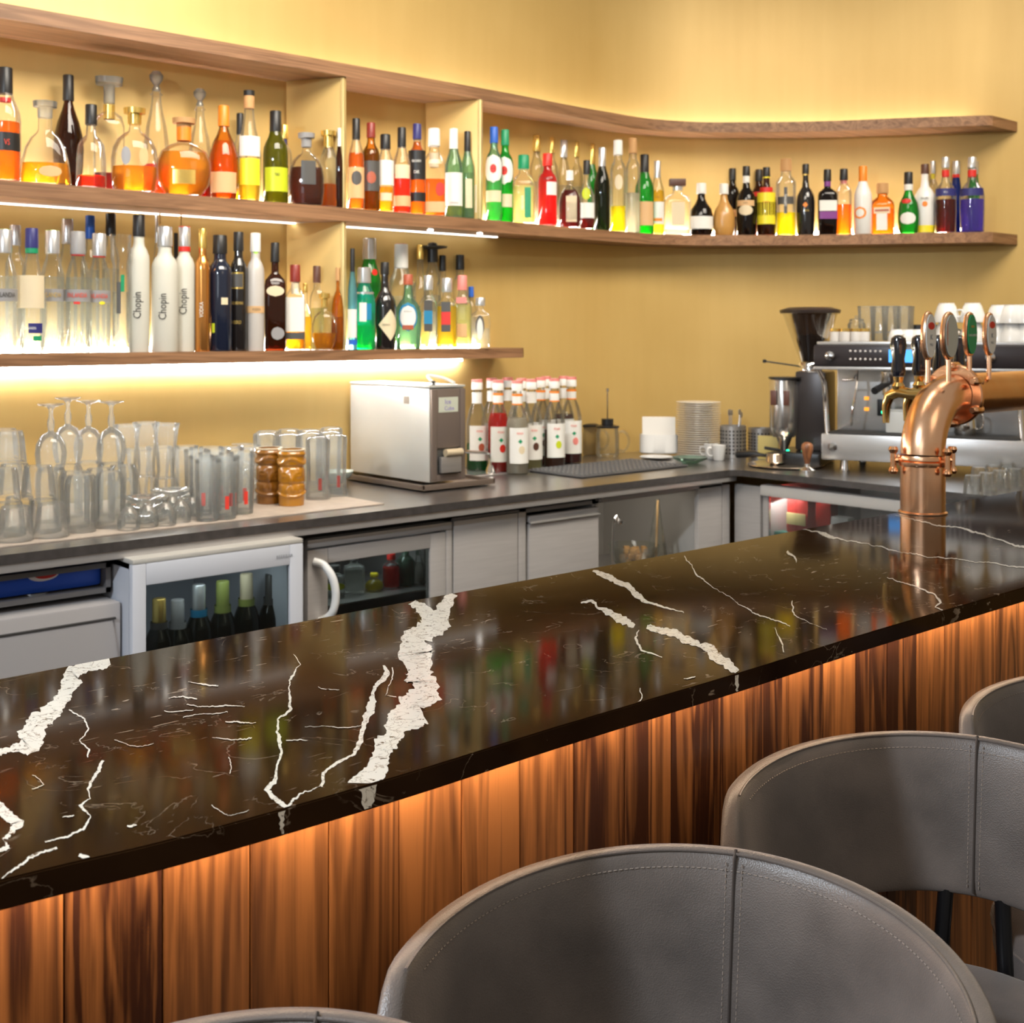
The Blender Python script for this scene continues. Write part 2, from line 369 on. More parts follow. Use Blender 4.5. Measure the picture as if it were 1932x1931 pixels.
# open bay and ice bin, left end
x0, x1 = -.9, X(218)
r, h = cabinet('open_compartment', 'open dark compartment under the worktop at the left end, above the ice bin', 'cabinet', x0, x1 - .002, z0=Z(215, 1128) + .01, y1=3.3, body=pbr('grey_cabinet_side', (.16, .15, .145), .5))
IB = tag(empty('ice_bin', (X(100), CY - .03, 0)), 'grey ice bin with slanted recessed lid at the left end below the compartment', 'ice bin')
zt = Z(215, 1132); xr = min(X(236), X(250, 2.71) - .006) - X(100); xl = -1.0 - X(100) + .1
bm = bmesh.new(); box_bm(bm, xl, xr, 0, .5, .1, zt, .006); from_bm('body', bm, GREYP, IB)
bm = bmesh.new()
q = [(xl + .04, zt - .035), (X(200) - X(100), zt - .035), (X(228) - X(100), zt - .28), (xl + .04, zt - .28)]
f = [bm.verts.new((a, -.008, b)) for a, b in q]; g = [bm.verts.new((a, .0, b)) for a, b in q]
bm.faces.new(f)
for i in range(4): j = (i + 1) % 4; bm.faces.new((f[i], f[j], g[j], g[i]))
bmesh.ops.bevel(bm, geom=[e for e in bm.edges], offset=.002, segments=1, affect='EDGES')
from_bm('lid', bm, GREYP, IB)
bm = bmesh.new(); box_bm(bm, xl + .03, X(206) - X(100), -.0095, -.0005, zt - .037, zt - .033, 0); from_bm('lid_groove', bm, DARK, IB)
# blue bin and spoon in the compartment
BB = tag(empty('blue_bin', (X(140), 2.935, Z(215, 1128) + .024)), 'dark blue plastic bin with a red and white round mark in the left compartment', 'bin')
bm = bmesh.new(); box_bm(bm, -.42, .085, -.10, .16, 0, .085, .012); from_bm('tub', bm, pbr('blue_plastic', (.02, .09, .55), .4), BB)
bm = bmesh.new(); lathe_bm(bm, [(.001, 0), (.036, 0), (.036, .003), (.001, .003)], 24, ry=.45); bmesh.ops.rotate(bm, verts=bm.verts, matrix=Matrix.Rotation(R(90), 3, 'X')); bmesh.ops.translate(bm, verts=bm.verts, vec=(-.055, -.101, .045))
from_bm('printed_mark', bm, pbr('white_print', (.75, .72, .7), .5), BB)
bm = bmesh.new(); lathe_bm(bm, [(.001, 0), (.027, 0), (.027, .003), (.001, .003)], 24, ry=.4); bmesh.ops.rotate(bm, verts=bm.verts, matrix=Matrix.Rotation(R(90), 3, 'X')); bmesh.ops.translate(bm, verts=bm.verts, vec=(-.050, -.103, .045))
from_bm('printed_mark', bm, pbr('red_print', (.6, .03, .02), .5), BB)
pt = on_y(62, 2.86)[0]; zs = zt + .012
SP = tag(empty('ice_scoop', (pt.x, 2.84, zs)), 'small steel scoop lying in front of the blue bin', 'scoop')
tube('handle', [(-.16, 0, .008), (-.02, 0, .010)], .005, CHROME, SP); lathe('bowl', [(.002, 0), (.018, .003), (.026, .012), (.028, .02)], CHROME, SP, 20, ry=.6, close=False)
# white fridge
WF, h = cabinet('bottle_fridge', 'white under-counter fridge with a big dark glass door, full of green bottles', 'fridge', X(250, 2.71), X(572, 2.71), y0=2.71, z1=Z(410, 1046, 2.71), y1=3.3, body=WHITEM)
zc = Z(410, 1046, 2.71); wz = Z(410, 1086, 2.71)
wx0 = X(276, 2.71) - WF.location.x; wx1 = X(547, 2.71) - WF.location.x
framed_door(WF, 'door', -h, h, .1, zc, wx0, wx1, .2, wz, WHITEM)
box('top_cap', -h, h, .0, .35, zc, zc + .012, pbr('cream_top', (.52, .50, .46), .4), WF, .003)
flat_text('lettering', 'BEERBAR', .012, pbr('grey_print', (.3, .32, .36), .5), WF, Matrix.Translation((h - .055, -.0012, zc - .028)) @ Matrix.Rotation(R(90), 4, 'X'))
# steel fridge
SF, h = cabinet('drinks_fridge', 'steel under-counter fridge with glass door and white bow handle', 'fridge', X(578), X(853), z1=.90)
loc = SF.location.x
framed_door(SF, 'door', -h + .004, X(841) - loc, .1, Z(710, 1022) , X(619) - loc, X(812) - loc, .2, Z(715, 1049), CABST)
box('top_rail', -h + .002, h - .002, -.004, .02, Z(710, 1018), .90, CABST, SF, .004)
box('hinge_post', X(842) - loc, h, 0, .02, .1, Z(710, 1018), CABST, SF, .002)
hp = [(X(592) - loc, -.0, Z(592, 1060)), (X(600) - loc + .004, -.02, Z(592, 1066)), (X(612) - loc, -.04, Z(592, 1090)), (X(616) - loc, -.045, Z(592, 1125)), (X(612) - loc, -.035, Z(592, 1158)), (X(604) - loc, -.0, Z(592, 1175))]
tube('handle', spline(hp, 6), .011, pbr('white_handle', (.75, .75, .74), .3), SF, 12)
# plain door unit
PD, h = cabinet('steel_cupboard', 'plain grey steel cupboard right of the glass-door fridges', 'cabinet', X(855), X(994), z1=.905)
box('door', -h + .003, X(977) - PD.location.x, 0, .02, .1, .90, CABST, PD, .003); box('post', X(979) - PD.location.x, h - .002, .002, .02, .1, .90, CABST, PD, .003)
# drawer unit
DU, h = cabinet('drawer_cupboard', 'grey steel cupboard with one shallow drawer above its door, left of the corner recess', 'cabinet', X(996), X(1131), z1=.905)
zd = Z(1060, 980)
box('drawer', -h + .006, h - .003, 0, .02, zd + .003, .885, CABST, DU, .003); box('door', -h + .006, h - .003, 0, .02, .1, zd - .003, CABST, DU, .003)
box('drawer_lip', -h + .006, h - .003, -.008, .004, zd - .001, zd + .004, pbr('bright_lip', (.75, .73, .7), .3, .6), DU, .001)
# corner recess with glass front
CR, h = cabinet('corner_cabinet', 'open-looking corner cabinet holding a glass bowl and a conical carafe', 'cabinet', X(1133), X(1362), z1=.905, y1=3.38, body=pbr('grey_inner', (.55, .52, .48), .5))
box('header', -h, h, 0, .02, Z(1240, 925), .905, CABST, CR, .003); box('jamb', X(1318) - CR.location.x, h, 0, .02, .1, Z(1240, 927), CABST, CR, .003)
ZC = .60; box('shelf_board', -h + .013, h - .013, .03, .5, ZC - .014, ZC, CABST, CR, .002)
# corner posts, right-hand cabinets
CX = 3.525
def Yr(px): return on_x(px, CX)[0].y
CP = tag(empty('corner_filler', (CX, 2.7, 0)), 'narrow grey steel filler panels in the inner corner of the counter', 'panel')
box('panel', X(1363) - CX, -.02, CY - 2.7, CY - 2.7 + .02, .1, .905, CABST, CP, .003)
box('panel', 0, .02, Yr(1436) - 2.7 + .004, CY - 2.7 - .005, .1, .905, CABST, CP, .003)
y1, y0 = Yr(1438), .95
RF = tag(empty('produce_fridge', (CX, y1, 0)), 'right-hand low fridge with white top frame, packed with red and yellow packs', 'fridge')
bm = bmesh.new(); L_ = y1 - y0
box_bm(bm, .6, .612, -L_, 0, .1, .905); box_bm(bm, .02, .6, -.012, 0, .1, .905); box_bm(bm, .02, .6, -L_, -L_ + .012, .1, .905); box_bm(bm, .02, .6, -L_, 0, .1, .112)
from_bm('body', bm, pbr('white_liner', (.55, .54, .52), .5), RF, smooth=False)
zf = .875
box('top_frame', -.015, .03, -L_, .0, zf, .915, pbr('white_frame', (.62, .60, .57), .35), RF, .008)
box('door_post', 0, .02, -.025, -.002, .1, zf - .002, CABST, RF, .003)
box('pane', .008, .012, -L_ + .03, -.026, .1, zf - .002, clear('clear_door_glass', (.80, .80, .80), body=.04, edge=.1), RF, 0)
ZP = .70; box('shelf_board', .03, .58, -L_ + .02, -.02, ZP - .008, ZP, STEEL, RF, .001)
# ------------------------------------------------------------ the bar: marble top, plank front
FE = [(-.9, 1.02), (-.3, .895), (0, .868), (.287, .849), (.41, .8345), (.60, .829), (.8, .834), (1.06, .835), (1.344, .842), (1.732, .842), (2.4, .842), (3.4, .842)]
BE = [(-.9, 1.53), (-.3, 1.40), (0, 1.362), (.3, 1.345), (.455, 1.343), (.70, 1.350), (.98, 1.358), (1.23, 1.360), (1.55, 1.360), (2.0, 1.366), (2.7, 1.364), (3.4, 1.364)]
fe = [tuple(p)[:2] for p in spline([(x, y, 0) for x, y in FE], 6)]; be = [tuple(p)[:2] for p in spline([(x, y, 0) for x, y in BE], 6)]
def fy(x):
    for a, b in zip(fe, fe[1:]):
        if a[0] <= x <= b[0]: return a[1] + (b[1] - a[1]) * (x - a[0]) / (b[0] - a[0])
    return fe[-1][1]
def by(x):
    for a, b in zip(be, be[1:]):
        if a[0] <= x <= b[0]: return a[1] + (b[1] - a[1]) * (x - a[0]) / (b[0] - a[0])
    return be[-1][1]
def marble():
    m, nt, p, out = newmat('brown_marble'); N = nt.nodes; L = nt.links
    tc = N.new('ShaderNodeTexCoord')
    def noise(scale, det=5, dist=0, st=(1, 1, 1), rough=.5):
        mp = N.new('ShaderNodeMapping'); mp.inputs['Scale'].default_value = st; L.new(tc.outputs['Object'], mp.inputs[0])
        n = N.new('ShaderNodeTexNoise'); n.inputs['Scale'].default_value = scale; n.inputs['Detail'].default_value = det; n.inputs['Distortion'].default_value = dist
        n.inputs['Roughness'].default_value = rough; L.new(mp.outputs[0], n.inputs['Vector']); return n.outputs[0]
    def mth(op, a, b=None, c=None, clamp=False):
        x = N.new('ShaderNodeMath'); x.operation = op; x.use_clamp = clamp
        for i, v in enumerate((a, b, c)):
            if v is None: continue
            if isinstance(v, (int, float)): x.inputs[i].default_value = v
            else: L.new(v, x.inputs[i])
        return x.outputs[0]
    base = N.new('ShaderNodeValToRGB'); base.color_ramp.elements[0].color = (.011, .0046, .0018, 1); base.color_ramp.elements[1].color = (.042, .019, .0070, 1)
    base.color_ramp.elements[0].position = .3; base.color_ramp.elements[1].position = .75; L.new(noise(5, 8, .4), base.inputs[0])
    # hair-thin veinlets where a warped noise crosses its middle, kept only in patches
    n1 = noise(9, 7, 1.2); d1 = mth('ABSOLUTE', mth('SUBTRACT', n1, .5)); v1 = mth('SUBTRACT', 1.0, mth('MULTIPLY', d1, 150), clamp=True)
    g1 = mth('MULTIPLY', mth('SUBTRACT', noise(17, 5), .49), 12, clamp=True); v1 = mth('MULTIPLY', v1, g1)
    # short pale flecks lying along the slab
    n2 = noise(75, 3, .5, (.42, 1.7, 1)); f2 = mth('MULTIPLY', mth('SUBTRACT', n2, .665), 30, clamp=True)
    g2 = mth('MULTIPLY', mth('SUBTRACT', noise(3.5, 4), .5), 9, clamp=True); f2 = mth('MULTIPLY', f2, g2)
    n3 = noise(260, 2); f3 = mth('MULTIPLY', mth('SUBTRACT', n3, .76), 30, clamp=True)
    allv = mth('MAXIMUM', mth('MAXIMUM', mth('MULTIPLY', v1, .28), mth('MULTIPLY', f2, .6)), mth('MULTIPLY', f3, .35), clamp=True)
    mx = N.new('ShaderNodeMix'); mx.data_type = 'RGBA'; L.new(allv, mx.inputs['Factor']); L.new(base.outputs[0], mx.inputs['A']); mx.inputs['B'].default_value = (.55, .42, .30, 1)
    L.new(mx.outputs['Result'], p.inputs['Base Color'])
    p.inputs['Roughness'].default_value = .07; p.inputs['IOR'].default_value = 1.12
    return m
MARB = marble()
def vein_stone():
    m, nt, p, out = newmat('white_vein_stone'); N = nt.nodes; L = nt.links
    tc = N.new('ShaderNodeTexCoord'); n = N.new('ShaderNodeTexNoise'); n.inputs['Scale'].default_value = 45; n.inputs['Detail'].default_value = 8; n.inputs['Distortion'].default_value = 1.0
    L.new(tc.outputs['Object'], n.inputs['Vector'])
    a = N.new('ShaderNodeMath'); a.operation = 'SUBTRACT'; a.inputs[1].default_value = .5; L.new(n.outputs[0], a.inputs[0])
    b = N.new('ShaderNodeMath'); b.operation = 'ABSOLUTE'; L.new(a.outputs[0], b.inputs[0])
    r = N.new('ShaderNodeValToRGB'); e = r.color_ramp.elements; e[0].position = 0; e[0].color = (.34, .27, .20, 1); e[1].position = .016; e[1].color = (.86, .80, .69, 1)
    L.new(b.outputs[0], r.inputs[0]); p.inputs['Roughness'].default_value = .12
    n5 = N.new('ShaderNodeTexNoise'); n5.inputs['Scale'].default_value = 130; n5.inputs['Detail'].default_value = 5; n5.inputs['Roughness'].default_value = .65; L.new(tc.outputs['Object'], n5.inputs['Vector'])
    r5 = N.new('ShaderNodeValToRGB'); r5.color_ramp.elements[0].position = .345; r5.color_ramp.elements[1].position = .41; L.new(n5.outputs[0], r5.inputs[0])
    mx = N.new('ShaderNodeMix'); mx.data_type = 'RGBA'; L.new(r5.outputs[0], mx.inputs['Factor']); mx.inputs['A'].default_value = (.07, .042, .024, 1); L.new(r.outputs[0], mx.inputs['B']); L.new(mx.outputs['Result'], p.inputs['Base Color']); return m
VEIN = vein_stone()
BT = tag(empty('marble_worktop', (1.2, 1.1, Z_BAR)), 'long polished brown-black marble bar top with jagged white veins', 'bar top')
bm = bmesh.new(); f2 = [(x - 1.2, y - 1.1) for x, y in fe]; b2 = [(x - 1.2, y - 1.1) for x, y in be]
plate_bm(bm, f2, b2, -.021, 0)
bm.edges.ensure_lookup_table()
long_e = [e for e in bm.edges if abs(e.verts[0].co.z - e.verts[1].co.z) < 1e-6 and len(e.link_faces) == 2 and abs(e.link_faces[0].normal.dot(e.link_faces[1].normal)) < .5]
bmesh.ops.recalc_face_normals(bm, faces=bm.faces)
long_e = [e for e in bm.edges if abs(e.verts[0].co.z - e.verts[1].co.z) < 1e-6 and len(e.link_faces) == 2 and abs(e.link_faces[0].normal.dot(e.link_faces[1].normal)) < .5]
bmesh.ops.bevel(bm, geom=long_e, offset=.0012, segments=2, affect='EDGES')
from_bm('slab', bm, MARB, BT, angle=50)
VE = [
 [(205, 1247, 16), (165, 1262, 26), (135, 1270, 38), (125, 1300, 40), (110, 1330, 42), (75, 1358, 44), (60, 1385, 42), (55, 1405, 36), (20, 1415, 20), (-20, 1430, 12)],
 [(850, 1120, 22), (840, 1145, 26), (828, 1165, 32), (815, 1185, 50), (790, 1205, 56), (783, 1235, 50), (800, 1262, 54), (806, 1290, 58), (790, 1320, 60), (768, 1345, 62), (745, 1378, 46), (728, 1405, 46), (715, 1430, 34), (702, 1452, 44), (692, 1472, 58), (690, 1484, 60)],
 [(776, 1134, 12), (793, 1146, 20), (803, 1158, 22), (808, 1172, 20), (812, 1184, 14)],
 [(726, 1256, 5), (728, 1272, 14), (708, 1300, 13), (702, 1335, 18), (690, 1368, 13), (682, 1398, 12), (668, 1425, 8), (636, 1444, 6), (614, 1462, 8), (607, 1486, 6)],
 [(740, 1260, 3), (736, 1290, 4), (725, 1315, 3), (748, 1316, 2)],
 [(556, 1234, 2), (568, 1255, 3), (545, 1285, 5), (545, 1325, 5), (548, 1340, 6), (522, 1358, 4), (529, 1400, 8), (534, 1420, 5), (525, 1440, 6), (517, 1475, 9), (502, 1492, 10), (520, 1510, 9), (536, 1531, 12)],
 [(538, 1531, 9), (552, 1508, 6), (575, 1494, 4), (606, 1487, 2)],
 [(-30, 1515, 20), (5, 1535, 24), (35, 1552, 22), (25, 1572, 18), (5, 1585, 16), (18, 1602, 14), (-10, 1612, 10)],
 [(194, 1436, 8), (180, 1465, 8), (165, 1490, 6), (170, 1508, 7), (148, 1521, 7), (172, 1540, 7), (155, 1565, 5), (120, 1580, 5), (85, 1590, 4)],
 [(107, 1600, 5), (62, 1620, 7), (32, 1640, 7), (2, 1657, 5)],
 [(130, 1340, 3), (160, 1358, 4), (168, 1375, 5), (152, 1398, 5), (168, 1415, 5), (165, 1430, 3)],
 [(1121, 1075, 10), (1145, 1092, 12), (1172, 1106, 15), (1197, 1124, 16), (1215, 1135, 9), (1250, 1148, 6), (1290, 1158, 3)],
 [(1096, 1139, 5), (1117, 1137, 7), (1126, 1148, 4), (1148, 1155, 13), (1165, 1166, 18), (1180, 1177, 22), (1196, 1184, 7)],
 [(1206, 1190, 3), (1198, 1205, 10), (1211, 1226, 5), (1250, 1240, 2)],
 [(1220, 1185, 12), (1258, 1194, 14), (1300, 1208, 13), (1330, 1222, 16), (1345, 1240, 24), (1365, 1252, 20), (1391, 1270, 12)],
 [(1500, 999, 2), (1540, 1005, 5), (1565, 1015, 9), (1600, 1022, 4), (1680, 1036, 3), (1760, 1052, 2.5), (1850, 1062, 2), (1960, 1075, 3)],
 [(1690, 972, 2), (1745, 985, 4), (1830, 1003, 6), (1870, 1015, 5), (1960, 1040, 9)],
 [(1484, 1042, 5), (1498, 1052, 6), (1503, 1062, 2)],
 [(1673, 1092, 2), (1720, 1107, 4), (1760, 1122, 4), (1776, 1138, 6), (1765, 1147, 3), (1780, 1152, 3)],
 [(1290, 1050, 1.5), (1312, 1085, 3), (1360, 1115, 1.5), (1405, 1147, 3), (1440, 1165, 4), (1490, 1184, 2)],
 [(1493, 1135, 2), (1500, 1160, 4), (1520, 1172, 2), (1560, 1190, 1)],
 [(1465, 1185, 1.5), (1472, 1205, 3), (1478, 1232, 3)],
 [(318, 1318, 3), (345, 1317, 6), (372, 1320, 3)], [(352, 1332, 2), (400, 1334, 4), (462, 1333, 2)], [(345, 1354, 2), (390, 1350, 3), (430, 1347, 2)],
 [(425, 1364, 2), (455, 1366, 5), (483, 1367, 2)], [(400, 1393, 2), (440, 1396, 4), (475, 1397, 3)], [(355, 1289, 3), (385, 1290, 6), (412, 1294, 3)],
 [(310, 1342, 1.5), (340, 1344, 3), (365, 1342, 1.5)], [(600, 1302, 2), (620, 1303, 3), (640, 1304, 1)], [(575, 1372, 1), (630, 1373, 2), (690, 1372, 1)],
 [(540, 1400, 2), (565, 1398, 4), (580, 1400, 2)], [(240, 1560, 4), (249, 1561, 8), (258, 1560, 4)], [(118, 1545, 3), (130, 1544, 6), (140, 1541, 2)], [(148, 1618, 6), (160, 1622, 10), (172, 1624, 4)],
 [(400, 1520, 2), (430, 1540, 2), (470, 1530, 1)], [(215, 1400, 1.5), (260, 1410, 2), (290, 1405, 1)], [(1290, 1282, 3), (1302, 1280, 5), (1312, 1278, 2)],
 [(1207, 1300, 2), (1208, 1318, 3), (1204, 1326, 2)], [(60, 1465, 2), (80, 1482, 2), (60, 1490, 2)], [(435, 1430, 2), (438, 1450, 2), (434, 1462, 1.5)]]
rv = random.Random(3); ZV = [.00025]
def fractal(n, rough=.75, step0=24):
    """a jagged correlated row of n numbers, from fine to coarse"""
    out = [0.0] * n; amp, step = 1.0, step0
    while step >= 1:
        k = [rv.uniform(-1, 1) for _ in range(n // step + 3)]
        for i in range(n): t = i / step; j = int(t); out[i] += amp * (k[j] + (k[j + 1] - k[j]) * (t - j))
        amp *= rough; step //= 2
    return out
def ribbon(poly, wscale=1.0):
    pts = []
    for (a, b) in zip(poly, poly[1:]):
        L_ = math.hypot(b[0] - a[0], b[1] - a[1]); n = max(2, int(L_ / 2.6))
        for k in range(n): t = k / n; pts.append([a[0] + (b[0] - a[0]) * t, a[1] + (b[1] - a[1]) * t, (a[2] + (b[2] - a[2]) * t) * wscale])
    pts.append(list(poly[-1][:2]) + [poly[-1][2] * wscale]); n = len(pts)
    dr, j1, j2, j3 = fractal(n, .74, 16), fractal(n, .60, 10), fractal(n, .60, 10), fractal(n, .6, 8)
    bm = bmesh.new(); prev = None
    for i, p in enumerate(pts):
        a, c = pts[max(i - 3, 0)], pts[min(i + 3, n - 1)]; d = Vector((c[0] - a[0], c[1] - a[1])).normalized(); nn = Vector((-d.y, d.x))
        wd = p[2]; sh = dr[i] * (2.4 + .06 * wd); kk = .36 if wd > 20 else .6; w1 = max(.12, wd * .5 * (1 + kk * j1[i])); w2 = max(.12, wd * .5 * (1 + kk * j2[i])); pr = []
        for s_, ww in ((1, w1), (-1, w2)):
            q = (p[0] + nn.x * (sh + s_ * ww), p[1] + nn.y * (sh + s_ * ww) * .8 + (j3[i] * .02 * wd * s_)); g = on_z(q[0], q[1], Z_BAR)
            pr.append(bm.verts.new((g.x - 1.2, min(max(g.y, fy(g.x) + .0013), by(g.x) - .0013) - 1.1, ZV[0])))
        if prev:
            bm.faces.new((prev[0], prev[1], pr[1])); bm.faces.new((prev[0], pr[1], pr[0]))
        prev = pr
    ZV[0] += .000012
    me = bpy.data.meshes.new('stone_vein'); bm.to_mesh(me); bm.free()
    mesh_obj('stone_vein', me, VEIN, BT, smooth=False)
for poly in VE: ribbon(poly, .98 if max(c for _, _, c in poly) > 20 else .72)
# veins running over the polished front edge
for px, wd in ((695, .010), (1391, .004), (535, .003)):
    g = on_z(px, {695: 1482, 1391: 1272, 535: 1530}[px], Z_BAR); bm = bmesh.new(); prev = None
    for k in range(9):
        z = -.0015 - k * .0022; ww = wd * (1 - k * .08) * rv.uniform(.7, 1.2); c = g.x - 1.2 + rv.uniform(-.001, .001)
        pr = [bm.verts.new((c - ww, fy(g.x) - 1.1 - .0004, z)), bm.verts.new((c + ww, fy(g.x) - 1.1 - .0004, z))]
        if prev: bm.faces.new((prev[0], prev[1], pr[1], pr[0]))
        prev = pr
    from_bm('stone_vein', bm, VEIN, BT, smooth=False)

PLANK = wood('walnut_plank', (.055, .016, .006), (.50, .19, .055), 2, rnd=.34, fine=60, rough=.36, coat=.25, contrast=(.34, .74), long=1.0)
BF = tag(empty('bar_counter', (1.2, .9, 0)), 'bar counter front clad in upright walnut planks below the marble top', 'bar counter')
bm = bmesh.new(); k0, k1 = -16, 44
boxm = None
for k in range(k0, k1):
    xa = .3525 + .0746 * k; xm = xa + .0373
    ya = fy(xa) + .062; yb = fy(xa + .0746) + .062; an = math.atan2(yb - ya, .0746)
    if boxm is None:
        b3 = bmesh.new(); box_bm(b3, .0005, .0741, 0, .018, .06, Z_BAR - .0225, .0012); bmesh.ops.recalc_face_normals(b3, faces=b3.faces)
        boxm = bpy.data.meshes.new('plank'); b3.to_mesh(boxm); b3.free(); boxm.materials.append(PLANK)
        boxm.polygons.foreach_set('use_smooth', [False] * len(boxm.polygons))
    o = bpy.data.objects.new('plank', boxm); C.objects.link(o); o.parent = BF
    o.location = (xa - 1.2, ya - .9 + random.uniform(-.0006, .0006), 0); o.rotation_euler = (0, 0, an)
bm = bmesh.new(); fx = [p for p in fe if -.85 < p[0] < 3.35]
plate_bm(bm, [(x - 1.2, y + .083 - .9) for x, y in fx], [(x - 1.2, by(x) - .05 - .9) for x, y in fx], 0, Z_BAR - .0225)
from_bm('core', bm, pbr('core_board', (.10, .06, .04), .6), BF)
# light strip under the marble overhang
bm = bmesh.new(); plate_bm(bm, [(x, y + .034) for x, y in fx], [(x, y + .042) for x, y in fx], Z_BAR - .0265, Z_BAR - .0225)
tag(from_bm('light_strip', bm, led('amber_led', (1, .74, .50), 34), smooth=False), 'amber light strip hidden under the marble overhang above the planks', 'light')

# ------------------------------------------------------------ bar stools
def leather():
    m, nt, p, out = newmat('grey_brown_leather'); N = nt.nodes; L = nt.links
    tc = N.new('ShaderNodeTexCoord'); n = N.new('ShaderNodeTexNoise'); n.inputs['Scale'].default_value = 7; n.inputs['Detail'].default_value = 6
    L.new(tc.outputs['Object'], n.inputs['Vector']); r = N.new('ShaderNodeValToRGB')
    r.color_ramp.elements[0].position = .32; r.color_ramp.elements[1].position = .72
    r.color_ramp.elements[0].color = (.075, .063, .057, 1); r.color_ramp.elements[1].color = (.185, .155, .138, 1)
    L.new(n.outputs[0], r.inputs[0]); L.new(r.outputs[0], p.inputs['Base Color']); p.inputs['Roughness'].default_value = .40; p.inputs['Sheen Weight'].default_value = .15
    v = N.new('ShaderNodeTexVoronoi'); v.inputs['Scale'].default_value = 700; L.new(tc.outputs['Object'], v.inputs['Vector'])
    b = N.new('ShaderNodeBump'); b.inputs['Strength'].default_value = .35; b.inputs['Distance'].default_value = .0006; L.new(v.outputs['Distance'], b.inputs['Height']); L.new(b.outputs[0], p.inputs['Normal'])
    return m
LEA = leather(); THREAD = pbr('pale_thread', (.24, .20, .17), .7); METB = pbr('black_metal', (.012, .012, .014), .3, .6)
SA, SB, SE = .200, .223, .98
def ring_pt(a, inset=0.0):
    s, c = math.sin(a), math.cos(a)
    return Vector((SA * math.copysign(abs(s) ** SE, s) * (1 - inset / SA), SB * math.copysign(abs(c) ** SE, c) * (1 - inset / SB)))
def top_z(a): 
    return .969 - .018 * (max(0, (1 - math.cos(a)) / 2)) ** .7
BANDH = .175
def band(root, a0, a1, name='backrest'):
    """upholstered curved backrest: padded section swept along the ring, ends rounded"""
    n = 72; sec = []
    H = BANDH; T = .024
    # cross-section (outward, down) around a padded panel
    m_ = 28
    for k in range(m_):
        q = 2 * math.pi * k / m_; cx_, sx_ = math.cos(q), math.sin(q)
        sec.append((T / 2 * math.copysign(abs(cx_) ** .55, cx_), H / 2 * math.copysign(abs(sx_) ** .30, sx_)))
    bm = bmesh.new(); rings = []
    for i in range(n + 1):
        u = i / n; a = a0 + (a1 - a0) * u
        # rounded ends: shrink the height of the section near either end
        ed = min(u, 1 - u) * (a1 - a0) * .23; rr = .065
        k_ = 1 if ed > rr else math.sqrt(max(.0, 1 - (1 - ed / rr) ** 2)); k_ = max(k_, .12)
        tk = 1 if ed > .012 else .35 + .65 * ed / .012
        p = ring_pt(a); p2 = ring_pt(a + .01); tg = (p2 - p).normalized(); out = Vector((-tg.y, tg.x))
        if out.dot(p) < 0: out = -out
        zc = top_z(a) - H / 2; ring = []
        for ox, oz in sec:
            lean = .035 * (oz / H)   # leans outward at the top
            z = zc + (oz * k_ if oz > 0 else oz * (.75 + .25 * k_))
            z = zc + H / 2 - (H / 2 - oz) if k_ == 1 else zc + oz * k_ - (1 - k_) * .02
            ring.append(bm.verts.new((p.x + out.x * (ox * tk + lean), p.y + out.y * (ox * tk + lean), z)))
        rings.append(ring)
    for A_, B_ in zip(rings, rings[1:]):
        for k in range(m_): bm.faces.new((A_[k], A_[(k + 1) % m_], B_[(k + 1) % m_], B_[k]))
    bm.faces.new(rings[0]); bm.faces.new(rings[-1][::-1])
    return from_bm(name, bm, LEA, root, angle=80)
def ring_surf(a, oz, ox):
    """a point on the inner (ox<0) or outer face at height oz from the band's middle"""
    p = ring_pt(a); p2 = ring_pt(a + .01); tg = (p2 - p).normalized(); out = Vector((-tg.y, tg.x))
    if out.dot(p) < 0: out = -out
    lean = .035 * (oz / BANDH); return Vector((p.x + out.x * (ox + lean), p.y + out.y * (ox + lean), top_z(a) - BANDH / 2 + oz)), tg, out
def stitches(bm, path, step=.0052, ln=.0030, r=.00055):
    acc = 0; last = path[0]; i = 1; cur = path[0].copy()
    total = 0
    for a, b in zip(path, path[1:]):
        seg = (b - a).length
        while total <= acc + seg:
            t = (total - acc) / seg if seg else 0; c = a.lerp(b, t); d = (b - a).normalized()
            tube_bm(bm, [c - d * ln / 2, c + d * ln / 2], r, 4); total += step
        acc += seg
